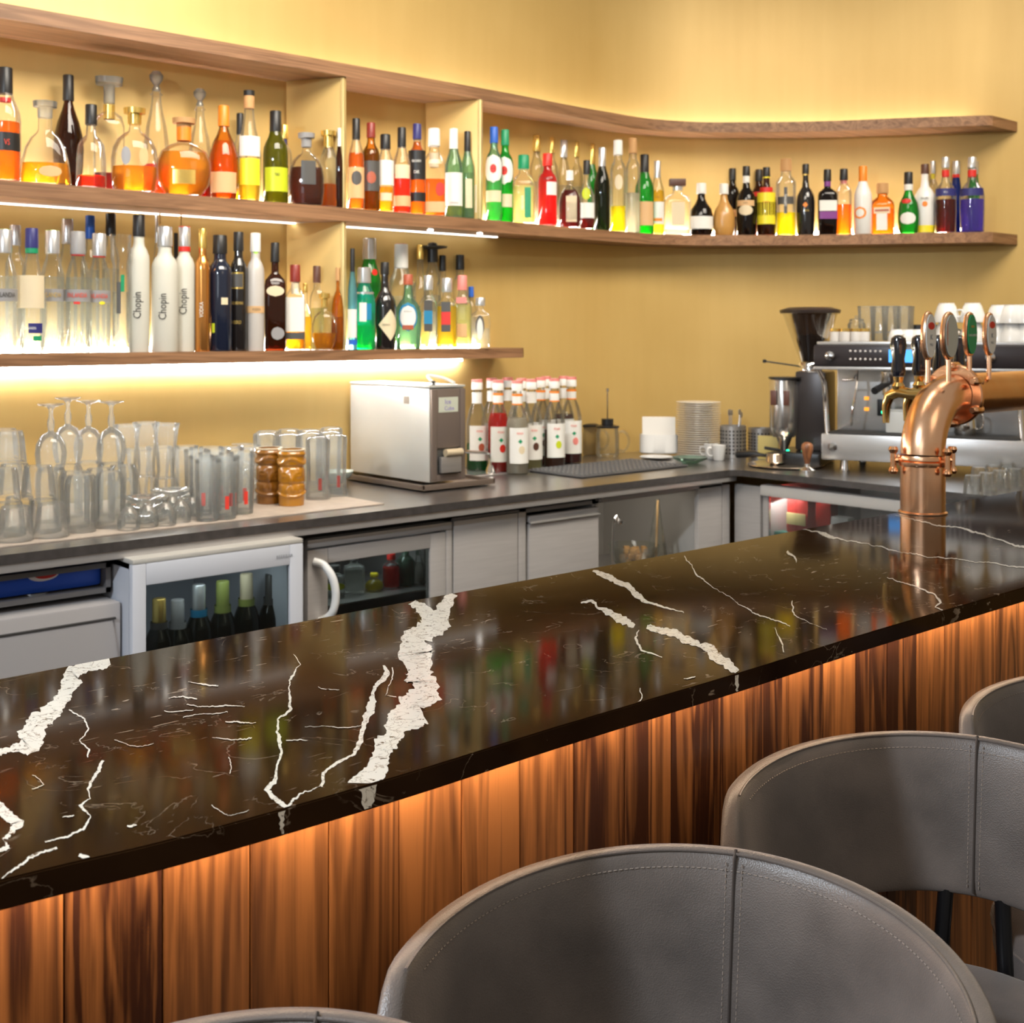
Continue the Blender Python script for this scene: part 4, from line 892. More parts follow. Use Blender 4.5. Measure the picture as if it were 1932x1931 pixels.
 (1561, 32, 320, 'square', 0, 'dk', None, 0, 'black', [('b', 'purple', .74, .86, .37), ('p', 'white', .36, .52, 46), ('p', 'purple', .24, .35, 46)], 'dark square bottle with purple neck and white-over-purple label'),
 (1592, 30, 319, 'spirit', 0, 'c', 'orange', .46, 'black', [('b', 'pink', .78, .86, .36)], 'clear bottle with black cap, pink collar and bright orange liquid'),
 (1628, 31, 314, 'wine', 0, 'W', None, 0, 'orange', [('b', 'orange', .60, .78, .46), ('p', 'orange', .22, .40, 42, 'oval', -15), ('p', 'white', .25, .37, 28, 'oval', -15)], 'frosted white bottle with long orange cap and orange ring mark'),
 (1665, 44, 346, 'squat', 0, 'am', 'amber', .5, 'cork', [('p', 'white', .08, .40, 24), ('p', 'cream', .40, .52, 34), ('p', 'rust', .44, .48, 30)], 'squat square amber orange-liqueur bottle with white label'),
 (1714, 36, 325, 'gourd', 0, 'g', 'green', .6, 'black', [('b', 'white', .70, .80, .42), ('p', 'red', .48, .56, 30, 'oval', -10), ('p', 'white', .14, .34, 44, 'oval')], 'green round-shouldered bottle with black cap, red wax mark and round white label'),
 (1745, 37, 310, 'shoulder', 0, 'W', None, 0, 'brown', [('t', 'MALIBU', .014, .50, 'k'), ('p', 'orange', .38, .46, 14, 'oval'), ('p', 'yellow', 0.02, .12, 70)], 'white bottle with brown cap, sun mark and yellow base'),
 (1760, 18, 304, 'spirit', 1, 'c', 'gold', .5, 'silver', [('b', 'yellow', .76, .86, .37)], 'clear bottle with silver cap and yellow collar behind the white one'),
 (1784, 40, 297, 'shoulder', 0, 'c', 'dred', .44, 'silver', [('b', 'red', .74, .83, .35), ('p', 'navy', .48, .58, 66), ('t', 'BOLS', .012, .53, 'w')], 'clear liqueur bottle with dark contents, silver cap, red collar and navy shoulder label'),
 (1804, 24, 304, 'curvy', 1, 'bl', 'blue', .60, 'silver', [('b', 'red', .70, .82, .50)], 'curvy bottle of blue liqueur with silver cap and red collar'),
 (1834, 42, 297, 'shoulder', 0, 'c', 'violet', .44, 'silver', [('b', 'red', .74, .83, .35), ('p', 'navy', .48, .58, 66), ('t', 'BOLS', .012, .53, 'w')], 'clear liqueur bottle with violet-blue contents, silver cap and navy shoulder label'),
 (1858, 28, 305, 'curvy', 1, 'g', 'lime', .55, 'silver', [], 'curvy bright green bottle at the right end of the middle shelf'),
]
for q in sorted(MID, key=lambda q: (q[4], q[0])):
    st = q[11] if len(q) > 11 else None
    put(Z_MID, *q[:10], q[10], GM, stopper=st, turn=random.uniform(-8, 8))
FIN = lambda ink, num: [('p', 'S', .46, .56, 85) if False else ('t', 'FINLANDIA', .015, .50, ink)]
LOW = [
 (8, 44, 433, 'bandneck', 0, 'c', 'water', .62, 'silver', [('b', 'lgreen', .86, 1.0, .56), ('p', 'grey', .42, .52, 82), ('t', 'FINLANDIA', .018, .47, 'k')], 'clear vodka bottle with silver cap and dark words, left end of lowest shelf'),
 (29, 34, 425, 'tall', 1, 'c', 'water', .6, 'silver', [('b', 'white', .85, .90, .56)], 'clear bottle with wide silver cap behind the leftmost vodka bottle'),
 (60, 50, 431, 'slim', 0, 'c', 'water', .42, 'navy', [('b', 'white', .875, .885, .44), ('b', 'green', .80, .84, .43), ('p', 'cream', .36, .62, 60), ('p', 'navy', .16, .24, 28, None, 22), ('p', 'green', .10, .14, 18, None, 30), ('t', 'FINLANDIA', .010, .20, 'w')], 'clear vodka bottle with navy cap, green ring and purple lower label'),
 (99, 44, 435, 'bandneck', 0, 'c', 'water', .62, 'silver', [('b', 'lgreen', .90, 1.0, .57), ('p', 'grey', .42, .52, 82), ('t', 'FINLANDIA', .018, .47, 'g')], 'clear vodka bottle with silver-green cap and golden words'),
 (127, 34, 413, 'bandneck', 1, 'c', 'water', .5, 'silver', [('b', 'lgreen', .90, 1.0, .57)], 'clear bottle with silver and green cap behind, left of the blue cap'),
 (147, 42, 437, 'bandneck', 0, 'c', 'water', .62, 'grey', [('b', 'red', .80, .84, .56), ('p', 'grey', .42, .52, 82), ('t', 'FINLANDIA', .018, .47, 'r'), ('p', 'red', .40, .42, 14)], 'clear vodka bottle with grey cap, red words and one red dot, left of its twin'),
 (170, 32, 407, 'spirit', 1, 'c', 'water', .6, 'blue', [], 'clear bottle with tall bright blue cap at the back of the lowest shelf'),
 (187, 40, 441, 'bandneck', 0, 'c', 'water', .62, 'silver', [('b', 'red', .80, .84, .56), ('p', 'grey', .42, .52, 82), ('t', 'FINLANDIA', .018, .47, 'r'), ('p', 'yellow', .40, .43, 14, 'oval', 20)], 'clear vodka bottle with silver cap, red words and a yellow dot'),
 (209, 30, 403, 'tall', 1, 'c', 'water', .6, 'black', [('b', 'white', .90, .93, .56)], 'clear bottle with black cap and white ring behind the glass jug'),
 (228, 40, 437, 'jug', 0, 'c', 'water', .5, None, [('p', 'dgrey', .32, .58, 14, None, -12), ('p', 'green', .50, .64, 12, None, 14)], 'open ribbed glass bottle with dark upright stripe'),
 (262, 36, 405, 'tall', 0, 'f', None, 0, 'black', [('b', 'gold', .93, 1.004, .56), ('b', 'white', .895, .91, .56), ('t', 'Chopin', .032, .34, 'k', True)], 'frosted bottle with black and gold cap and upright script'),
 (297, 18, 398, 'wine', 1, 'c', 'water', .5, 'silver', [], 'thin clear bottle with silver pourer reaching up to the shelf above'),
 (311, 46, 428, 'tall', 0, 'f', None, 0, 'silver', [('b', 'lgreen', .84, .89, .57), ('t', 'Chopin', .032, .36, 'k', True)], 'widest frosted bottle with pale cap, green dot and upright script'),
 (332, 14, 440, 'wine', 1, 'c', 'water', .5, 'black', [], 'thin clear bottle with black cap between two frosted bottles'),
 (348, 36, 428, 'tall', 0, 'f', None, 0, 'silver', [('b', 'red', .80, 1.002, .565), ('t', 'Chopin', .032, .40, 'k', True)], 'frosted bottle with silver cap and red tape strip, next to the copper bottle'),
 (382, 31, 432, 'tall', 0, 'M', None, 0, 'gold', [('t', 'VODKA', .016, .34, 'w', True)], 'shiny copper-coloured metal bottle'),
 (415, 43, 444, 'tall', 0, 'N', None, 0, 'black', [('p', 'lime', .16, .24, 8, None, -30), ('p', 'cream', .40, .46, 16, None, 24)], 'broad blue-black bottle with short square cap'),
 (450, 31, 438, 'tall', 0, 'K', None, 0, 'black', [('p', 'gold', .52, .66, 40), ('p', 'dgrey', .535, .645, 36), ('t', 'GOLD', .014, .24, 'g'), ('t', 'BELVEDERE', .012, .40, 'g'), ('p', 'lgreen', .84, .95, 24)], 'black bottle with gold pattern and long striped neck'),
 (482, 33, 440, 'tall', 0, 'S', None, 0, 'white', [('p', 'lgreen', .82, .88, 40, 'oval'), ('p', 'tan', .32, .38, 70), ('t', 'VODKA', .012, .35, 'k')], 'white frosted bottle with a green-yellow dot on its neck'),
 (519, 37, 458, 'square', 0, 'br', 'brown', .5, 'black', [('p', 'cream', .50, .60, 40, 'oval'), ('t', 'KRAKEN', .011, .62, 'w'), ('p', 'grey', .10, .22, 30, 'oval', 10)], 'dark brown square rum bottle with long black cap left of the divider'),
 (557, 34, 500, 'squat', 0, 'c', 'amber', .22, 'dirty', [('b', 'cream', .66, .80, .40), ('p', 'white', .22, .62, 55), ('p', 'dgrey', .13, .21, 55)], 'square bottle with wine-red cap and white label'),
 (576, 26, 535, 'shoulder', 0, 'c', 'gold', .5, 'gold', [], 'small golden bottle with gold cap beside the wine-red cap'),
 (598, 30, 502, 'squat', 1, 'c', 'pale', .5, 'brown', [], 'clear whisky bottle with wide brown cap at the back'),
 (612, 48, 552, 'globe', 0, 'c', 'amber', .30, 'gold', [], 'round glass decanter a third full of amber in front of the brown cap', 'wide'),
 (637, 26, 505, 'round', 0, 'am', 'amber', .4, 'cork', [], 'amber bottle with slim cork neck beside the lower divider'),
 (665, 17, 469, 'wine', 0, 'lb', 'water', .6, 'black', [('b', 'blue', .05, .10, 1.02), ('p', 'white', .12, .40, 60)], 'pale blue bottle with dark cap just right of the lower divider'),
 (697, 42, 450, 'bandneck', 1, 'g', 'lime', .6, 'silver', [('p', 'red', .66, .72, 18, 'oval', 30), ('b', 'grey', .54, .60, .93)], 'tall bright green gin bottle with silver cap and red seal'),
 (687, 40, 505, 'bandneck', 0, 'tq', 'lime', .30, 'silver', [('b', 'silver', .62, .70, .86), ('p', 'lb' if False else 'teal', .36, .56, 18, None, 15), ('p', 'white', .34, .57, 18, None, -12)], 'turquoise gin bottle with silver neck band in front of the green one'),
 (726, 40, 495, 'shoulder', 0, 'K', None, 0, 'black', [('p', 'cream', .10, .46, 62, 'diamond', 22), ('t', 'HENDRICKS', .008, .28, 'k')], 'black apothecary bottle with white diamond label'),
 (757, 52, 461, 'wine', 1, 'c', 'water', .5, 'white', [('b', 'red', .94, 1.003, .39)], 'clear bottle with white cap and red top at the back'),
 (770, 46, 518, 'shoulder', 0, 'lg', 'water', .5, 'rust', [('p', 'teal', .24, .62, 44, 'oval'), ('p', 'white', .28, .58, 36, 'oval'), ('p', 'rust', .26, .32, 24), ('t', 'PLYMOUTH', .008, .50, 'k')], 'pale green gin bottle with round crest label and rust cap'),
 (793, 34, 462, 'shoulder', 1, 'c', 'gold', .36, 'gold', [], 'clear bottle with gold cap behind the blue-label tequila'),
 (808, 36, 520, 'squat', 0, 'c', 'water', .5, 'silver', [('b', 'teal', .84, .96, .40), ('p', 'dgrey', .24, .66, 24), ('p', 'teal', .34, .52, 24)], 'square clear tequila bottle with blue label'),
 (816, 36, 457, 'bandneck', 1, 'c', 'water', .5, 'black', [], 'clear bottle wearing a black sombrero-shaped cap', 'hat'),
 (835, 24, 482, 'spirit', 1, 'c', 'water', .5, 'black', [], 'clear bottle with black and silver cap right of the sombrero cap'),
 (843, 36, 525, 'squat', 0, 'c', 'gold', .60, 'silver', [('b', 'red', .84, .96, .40), ('p', 'dgrey', .24, .66, 24), ('p', 'red', .34, .52, 24)], 'square golden tequila bottle with red label'),
 (868, 26, 481, 'tall', 1, 'c', 'water', .5, 'black', [], 'clear slim bottle with black cap farthest right at the back'),
 (872, 33, 520, 'squat', 0, 'c', 'pale', .60, 'pink', [('b', 'rust', .93, 1.003, .43), ('p', 'tan', .16, .34, 30), ('p', 'pink', .62, .70, 30)], 'square pale yellow tequila bottle with pink and rust cap'),
 (889, 18, 541, 'spirit', 1, 'c', 'water', .5, 'blue', [], 'small clear bottle with dark blue cap behind the horseshoe bottle'),
 (906, 34, 562, 'box', 0, 'c', 'water', .4, 'silver', [('p', 'dgrey', .22, .66, 24, 'oval'), ('p', 'white', .16, .60, 17, 'oval')], 'short square clear bottle with dark horseshoe mark, last on the lowest shelf'),
]
for q in sorted(LOW, key=lambda q: (q[4], q[0])):
    st = q[11] if len(q) > 11 else None
    put(Z_LOW, *q[:10], q[10], GLOW_, stopper=st, turn=random.uniform(-8, 8))
# ------------------------------------------------------------ glassware on the worktop
GW = clear('glassware', (.985, .995, .99), body=.13, edge=.25, white=(.97, 1, .98), gloss=.8, rough=.05)  # white in body and rims stands in for light refracted by the glass
MATB = pbr('beige_mat', (.46, .38, .31), .55, noise=.12, nscale=30)
mx0, mx1 = .62, on_z(655, 940, Z_WT).x
tag(box('bar_mat', mx0, mx1, 2.845, 3.43, Z_WT, Z_WT + .004, MATB, bev=.001), 'flat beige mat under the crowd of upturned glasses', 'mat')
ZG = Z_WT + .0045
def ribbed(bm, prof, seg, rib):
    rings = []
    for r, z in prof:
        ring = []
        for k in range(seg):
            a = 2 * math.pi * k / seg; rr = r * (1 - (rib if k % 2 else 0)); ring.append(bm.verts.new((rr * math.cos(a), rr * math.sin(a), z)))
        rings.append(ring)
    for a, b in zip(rings, rings[1:]):
        for k in range(seg): bm.faces.new((a[k], a[(k + 1) % seg], b[(k + 1) % seg], b[k]))
    return rings
KINDS = {}
def gmesh(kind):
    if kind in KINDS: return KINDS[kind]
    bm = bmesh.new()
    if kind == 'tumbler':       # upside down, ribbed, thick foot on top
        r = ribbed(bm, [(.041, 0), (.0405, .004), (.040, .012), (.0355, .060), (.033, .074), (.031, .080), (.001, .081)], 28, .05)
    elif kind == 'beer':        # tall ribbed glass, upside down
        ribbed(bm, [(.037, 0), (.0375, .03), (.039, .10), (.037, .125), (.031, .138), (.001, .140)], 28, .05)
    elif kind == 'wine':        # stem glass standing on its rim
        lathe_bm(bm, [(.030, 0), (.036, .02), (.039, .045), (.036, .070), (.024, .092), (.010, .100), (.0065, .104), (.009, .118), (.0085, .130), (.005, .140), (.005, .158), (.011, .165), (.030, .170), (.033, .1715), (.033, .173), (.001, .174)], 28, close=False)
    elif kind == 'hurricane':
        lathe_bm(bm, [(.001, .003), (.024, .003), (.026, 0), (.026, .006), (.024, .02), (.026, .06), (.030, .10), (.034, .135), (.038, .150), (.0375, .151), (.0365, .146)], 28, close=False)
    elif kind == 'highball':
        lathe_bm(bm, [(.001, .002), (.028, .001), (.029, .006), (.030, .03), (.033, .150), (.0335, .158), (.0325, .158), (.0320, .150)], 28, close=False)
    elif kind == 'tallglass':
        lathe_bm(bm, [(.036, 0), (.036, .004), (.033, .05), (.034, .12), (.036, .165), (.035, .176), (.028, .180), (.001, .181)], 28, close=False)
    elif kind == 'shot':        # small bowl-shaped glass upside down
        ribbed(bm, [(.026, 0), (.028, .015), (.027, .030), (.020, .044), (.012, .052), (.010, .056), (.001, .057)], 24, .03)
    elif kind == 'dish':
        lathe_bm(bm, [(.001, .004), (.02, .003), (.024, 0), (.026, .004), (.052, .016), (.058, .020), (.057, .021), (.03, .008), (.001, .007)], 28, close=False)
    elif kind == 'saucerglass':
        lathe_bm(bm, [(.046, 0), (.047, .006), (.040, .022), (.018, .034), (.006, .038), (.005, .075), (.010, .080), (.032, .083), (.033, .085), (.001, .086)], 28, close=False)
    bmesh.ops.recalc_face_normals(bm, faces=bm.faces); me = bpy.data.meshes.new(kind); bm.to_mesh(me); bm.free(); me.materials.append(GW)
    me.polygons.foreach_set('use_smooth', [True] * len(me.polygons)); me.set_sharp_from_angle(angle=R(45)); KINDS[kind] = me; return me
GNAME = {'tumbler': ('tumbler', 'upturned ribbed tumbler stacked at the left end of the mat', 'ribbed tumblers stacked at the left end'),
 'beer': ('beer_glass', 'tall ribbed beer glass upside down between the tumblers and the small glasses', 'ribbed beer glasses upside down'),
 'wine': ('wine_glass', 'stem glass standing on its rim above the stacked tumblers, foot uppermost', 'upturned stem glasses'),
 'hurricane': ('flared_glass', 'tall flared glass standing behind the small upturned glasses', 'tall flared glasses'),
 'highball': ('highball_glass', 'slim tall glass left of the carved amber mugs', 'slim tall glasses left of the amber mugs'),
 'tallglass': ('pint_glass', 'tall waisted glass behind or right of the carved amber mugs', 'tall waisted glasses by the amber mugs'),
 'shot': ('small_glass', 'small domed glass upside down at the front of the mat', 'small upturned glasses at the front'),
 'dish': ('glass_dish', 'shallow glass dish lying among the upturned glasses', 'shallow glass dishes'),
 'saucerglass': ('coupe_glass', 'shallow stemmed glass upside down behind the slim tall glasses', 'upturned coupe glasses')}
LOGO = pbr('red_glass_print', (.85, .06, .04), .4)
lm = None
def glass(kind, x, y, z, logo=False, label=None):
    o = bpy.data.objects.new(GNAME[kind][0], gmesh(kind)); C.objects.link(o); o.location = (x, y, z); o.rotation_euler = (0, 0, math.atan2(-y, -x) + R(90) + random.uniform(-.15, .15))
    tag(o, label or GNAME[kind][1], 'glass', None if label else GNAME[kind][2])
    if logo:
        pr = patch('printed_mark', .0322, .028, .062, R(12 - 9), R(12 + 9), LOGO, o); 
        if not label: o['label'] = GNAME[kind][1].replace('glass', 'glass with red print', 1); o['group'] = GNAME[kind][2] + ', red print'
    return o
GPL = [(on_z(508, 948, ZG), .046), (on_z(550, 952, ZG), .046)]
GR_ = {'tumbler': .0415, 'beer': .0395, 'wine': .0395, 'hurricane': .0385, 'highball': .034, 'tallglass': .0365, 'shot': .0285, 'dish': .0585, 'saucerglass': .0475}
def spot(px, y, r):
    best = None
    for k in range(-12, 13):
        yy = min(max(y + k * .012, 2.85 + r), 3.455 - r); g = on_y(px, yy)[0]
        c_ = abs(yy - y) + 12 * sum(max(0, r + r2 - (g - q).length) for q, r2 in GPL)
        if best is None or c_ < best[0]: best = (c_, g)
    GPL.append((best[1], r)); return best[1]
ORD = ['first', 'second', 'third', 'fourth', 'fifth', 'sixth', 'seventh', 'eighth', 'ninth', 'tenth', 'eleventh', 'twelfth', 'thirteenth', 'fourteenth', 'fifteenth', 'sixteenth', 'seventeenth', 'eighteenth', 'nineteenth', 'twentieth', 'twenty-first', 'twenty-second', 'twenty-third', 'twenty-fourth', 'twenty-fifth', 'twenty-sixth', 'twenty-seventh']
# ribbed tumblers, three tiers stepping back
for tier in range(3):
    for row in range(tier, 5):
        y = 2.900 + row * .084
        for px in (-60, -2, 30, 92):
            pass
        xs = on_y(97 - row * 6 - tier * 10, 2.9)[0].x
        for c in range(5 - tier // 2):
            if row - tier > 2: continue
            x = xs - c * .0845 + (row % 2) * .02
            if on_y(0, y)[0].x - .13 < x:
                if tier == 0: GPL.append((Vector((x, y)), .0415))
                o = glass('tumbler', x, y, ZG + tier * .0815, label='x'); o['group'] = 'ribbed tumblers stacked at the left end'
                o['label'] = 'upturned ribbed tumbler, %s tier, %s row from the front, %s from the right' % (('bottom', 'middle', 'top')[tier], ORD[row], ORD[c])
# beer glasses
for px, y in ((152, 2.905), (207, 2.90), (140, 3.0), (188, 3.0), (232, 2.99)):
    g = spot(px, y, .0395); glass('beer', g.x, g.y, ZG)
base = []
for px, y in ((96, 3.13), (128, 3.17), (167, 3.13), (210, 3.10)):
    x, y = spot(px, y, .040); glass('beer', x, y, ZG); glass('wine', x, y, ZG + .1405 - (.012 if px != 128 else 0) + .0)
# flared glasses raised on tumblers
for px, y in ((240, 3.20), (276, 3.19), (313, 3.18)):
    x, y = spot(px, y, .0415)
    o = glass('tumbler', x, y, ZG, label='')
    o['label'] = 'ribbed tumbler turned over under the %s raised flared glass' % ('left', 'middle', 'right')[(240, 276, 313).index(px)]; o['group'] = 'tumblers under the flared glasses'
    glass('hurricane', x, y, ZG + .082)
for px, y in ((262, 3.35), (300, 3.35)):
    g = spot(px, y, .0385); glass('hurricane', g.x, g.y, ZG)
# dishes in the middle
for px, y, n in ((275, 3.06, 3), (325, 3.06, 3)):
    g = spot(px, y, .0585)
    for k in range(n): glass('dish', g.x, g.y, ZG + k * .0215)
# small upturned glasses along the front
for px, y in ((243, 2.885), (278, 2.89), (312, 2.885), (340, 2.885), (362, 2.885), (258, 2.955), (292, 2.96), (324, 2.955), (352, 2.955)):
    g = spot(px, y, .0285); glass('shot', g.x, g.y, ZG)
# slim tall glasses with red print
for px, y, lg in ((343, 3.22, 0), (370, 3.20, 0), (398, 3.19, 1), (352, 3.12, 0), (380, 3.10, 1), (412, 3.09, 1), (438, 3.13, 0), (398, 3.0, 0), (428, 2.99, 1), (456, 3.0, 1), (470, 3.13, 0), (392, 2.90, 0), (424, 2.895, 1), (457, 2.90, 1)):
    g = spot(px, y, .034); glass('highball', g.x, g.y, ZG, logo=bool(lg))
for px, y in ((432, 3.30), (457, 3.32), (478, 3.36)):
    x, y = spot(px, y, .0475); o = glass('shot', x, y, ZG, label='x'); o['label'] = 'small glass turned over under the %s upturned coupe glass' % ('left', 'middle', 'right')[(432, 457, 478).index(px)]; o['group'] = 'small glasses under the coupe glasses'
    glass('saucerglass', x, y, ZG + .0575)
for px, y in ((500, 3.33), (545, 3.36), (505, 3.20), (543, 3.20), (582, 3.20), (622, 3.19), (585, 3.32), (625, 3.33), (600, 3.05), (632, 3.05)):
    g = spot(px, y, .0365); glass('tallglass', g.x, g.y, ZG, logo=px in (600, 632))
_cnt = {}
for o in [o for o in C.objects if o.get('category') == 'glass' and o.get('group') in [v[2] for v in GNAME.values()] + [v[2] + ', red print' for v in GNAME.values()] and 'tier' not in o['label']]: _cnt.setdefault(o['label'], []).append(o)
for lb_, L_ in _cnt.items():
    if len(L_) < 2: continue
    L_.sort(key=lambda o: (o.location.x * cu - o.location.y * su) / depth(o.location))
    for i, o in enumerate(L_):
        w_ = lb_.split(); short = ' '.join(w_[:8])
        while short.split()[-1] in ('the', 'of', 'between', 'and', 'at', 'behind', 'or', 'above', 'its', 'left', 'right', 'its,', 'foot'): short = ' '.join(short.split()[:-1])
        o['label'] = short.rstrip(',') + ', %s of its kind from the left' % ORD[i]
# carved amber mugs
TIKI = pbr('amber_glaze', (.42, .17, .008), .22, coat=.6)
TIKI2 = pbr('brown_glaze', (.26, .10, .010), .25, coat=.6)
def tiki(px, ybase, mat, label):
    g = on_z(px, ybase, ZG + .001); g.y = max(g.y, 2.87); root = tag(empty('carved_mug', (g.x, g.y, ZG), math.atan2(-g.y, -g.x) + R(90)), label, 'mug')
    bm = bmesh.new(); seg, n = 72, 64; H = .155; rings = []
    def bump(a, v):
        s = abs(a); e = 0
        e += .0045 * math.exp(-((v - .80 - .05 * math.cos(3 * a)) / .035) ** 2)      # brow
        e += .0045 * math.exp(-((v - .93) / .03) ** 2)
        e -= .0040 * math.exp(-((v - .70) / .028) ** 2)
        e += .0060 * math.exp(-((s - .55) / .28) ** 2 - ((v - .57) / .055) ** 2)      # eyes
        e -= .0045 * math.exp(-((s - .55) / .16) ** 2 - ((v - .57) / .025) ** 2)
        e += .0080 * math.exp(-(a / .20) ** 2 - ((v - .48) / .10) ** 2)               # nose
        m = math.exp(-(a / .75) ** 4 - ((v - .30) / .055) ** 2); e += .0035 * m + .0020 * m * math.sin(a * 14)
        e += .0045 * math.exp(-((v - .17 - .05 * (1 - math.cos(a * 1.3))) / .022) ** 2)
        e -= .0030 * math.exp(-((v - .40) / .02) ** 2)
        return e
    for j in range(n + 1):
        v = j / n; ring = []
        for k in range(seg):
            a = 2 * math.pi * k / seg - math.pi; r = .0355 + .002 * math.sin(v * 3.1) + bump(a, v) * (1 if v < .985 else .3)
            ring.append(bm.verts.new((r * math.sin(a), -r * math.cos(a), v * H)))
        rings.append(ring)
    inner = [[bm.verts.new((q * math.sin(2 * math.pi * k / seg - math.pi), -q * math.cos(2 * math.pi * k / seg - math.pi), z)) for k in range(seg)] for q, z in ((.031, H), (.030, .02))]
    rings += inner
    for a, b in zip(rings, rings[1:]):
        for k in range(seg): bm.faces.new((a[k], a[(k + 1) % seg], b[(k + 1) % seg], b[k]))
    bm.faces.new(rings[0]); bm.faces.new(rings[-1])
    from_bm('cup', bm, mat, root, angle=80)
    lathe('rim', [(.037, H - .002), (.0375, H + .002), (.031, H + .002)], pbr('cream_glaze', (.75, .62, .42), .3), root, 40, close=False)
tiki(508, 948, TIKI2, 'carved brown mug with a carved face, the left one of two')
tiki(550, 952, TIKI, 'carved golden amber mug with a carved face, the right one of two')
for px, y in ((668, 3.30),):
    g = on_y(px, y)[0]; o = lathe('bowl', [(.02, 0), (.03, .002), (.055, .028), (.06, .04), (.056, .04), (.03, .01), (.001, .008)], pc('pale_green_bowl', (.70, .80, .74), .2), None, 32, close=False); o.location = (g.x - .06, y + .02, ZG); tag(o, 'pale green-white bowl at the right end of the glasses, beside the steel machine', 'bowl')

# ------------------------------------------------------------ ice crusher, tap, syrups, mat
c0 = on_z(812, 912, Z_WT + .023); MW = on_y(877, c0.y)[0].x - c0.x; MD = 3.445 - c0.y; MH = zat(733, depth(c0)) - Z_WT - .023
tr = tag(empty('machine_tray', (c0.x, c0.y, Z_WT + .005)), 'flat brown tray under the steel ice machine', 'tray')
bm = bmesh.new(); box_bm(bm, -.05, MW + .10, -.03, MD - .02, 0, .006, .002)
for a in ((-.05, -.044, -.03, MD - .02), (MW + .094, MW + .10, -.03, MD - .02), (-.05, MW + .10, -.03, -.024)): box_bm(bm, a[0], a[1], a[2], a[3], .004, .017, .001)
from_bm('tray_pan', bm, pbr('brown_steel', (.20, .155, .125), .35, .4), tr)
IM = tag(empty('ice_machine', (c0.x, c0.y, Z_WT + .023)), 'tall steel ice crusher with bright side wall and dark front, right of the glasses', 'machine')
SB_ = pbr('bright_steel_side', (.66, .66, .62), .38, .45, noise=.03, nscale=5)
DS = pbr('brown_steel_front', (.21, .165, .14), .38, .4)
box('housing', 0, MW, .006, MD, .0, MH, SB_, IM, .004)
box('lid', -.003, MW + .003, .0, MD, MH + .0005, MH + .008, SB_, IM, .003)
bm = bmesh.new(); box_bm(bm, 0.002, MW * .16, -.006, .005, .004, MH - .004, .002); box_bm(bm, MW * .84, MW - .002, -.006, .005, .004, MH - .004, .002); box_bm(bm, MW * .16, MW * .84, -.002, .005, MH * .36, MH - .004, .001); box_bm(bm, MW * .16, MW * .84, -.004, .005, .004, MH * .08, .001)
from_bm('front_panel', bm, DS, IM)
box('chute_recess', MW * .17, MW * .83, .003, .0055, MH * .08, MH * .355, pbr('steel_recess', (.12, .12, .12), .3, .5), IM, 0)
box('chute_flap', MW * .22, MW * .80, -.018, -.004, MH * .10, MH * .27, STEEL, IM, .003)
o = tube('chute_roller', [(MW * .35, -.014, MH * .31), (MW * .82, -.014, MH * .31)], .012, pbr('beige_roller', (.52, .42, .28), .5), IM)
box('sticker', MW * .22, MW * .78, -.0035, -.0022, MH * .74, MH * .90, pbr('pale_sticker', (.52, .54, .44), .5), IM, 0)
flat_text('lettering', 'Ice', .022, pbr('violet_print', (.22, .16, .5), .5), IM, Matrix.Translation((MW * .48, -.0042, MH * .85)) @ Matrix.Rotation(R(90), 4, 'X'))
flat_text('lettering', 'Cube', .018, pbr('violet_print', (.22, .16, .5), .5), IM, Matrix.Translation((MW * .52, -.0042, MH * .78)) @ Matrix.Rotation(R(90), 4, 'X'))
box('sticker', -.0015, -.0002, MD * .25, MD * .31, MH * .82, MH * .90, pc('rust_sticker', (.42, .36, .30)), IM, 0)
lathe('knob', [(.001, 0), (.006, 0), (.003, .006), (.008, .012), (.001, .014)], BLACKP, IM, 12).location = (MW * .2, .02, MH + .0085)
o = tube('cable', spline([(MW * .45, .06, MH + .012), (MW * .5, .10, MH + .028), (MW * .7, .13, MH + .034), (MW * .95, .10, MH + .026), (MW * .98, .05, MH + .012)], 6), .005, pc('white_cable', (.75, .75, .73)), IM, 8)
# small tap and sink
sk = on_z(940, 893, Z_WT); s2 = on_z(885, 888, Z_WT)
SK = tag(empty('sink', (sk.x, sk.y + .05, Z_WT + .0005)), 'small steel sink plate behind the tap, left of the rubber mat', 'sink')
bm = bmesh.new(); box_bm(bm, -.16, .14, -.10, .10, 0, .003, .001); from_bm('rim', bm, STEEL, SK); box('basin', -.13, .11, -.075, .075, .0031, .0036, pbr('sink_basin', (.55, .55, .54), .15, .8), SK, 0)
tp = on_z(928, 890, Z_WT + .004); TP = tag(empty('sink_tap', (tp.x, tp.y, Z_WT + .004)), 'chrome tap with long thin spout right of the ice machine', 'tap')
lathe('base', [(.001, 0), (.024, 0), (.022, .01), (.013, .03), (.012, .055), (.014, .062), (.001, .066)], CHROME, TP, 20)
tube('spout', [(0, 0, .058), (-.03, 0, .068), (-.13, .0, .078), (-.150, 0, .080), (-.157, 0, .070)], .006, CHROME, TP, 10)
tube('lever', [(0, 0, .06), (.005, .0, .075), (.008, .035, .085)], .004, CHROME, TP, 8)
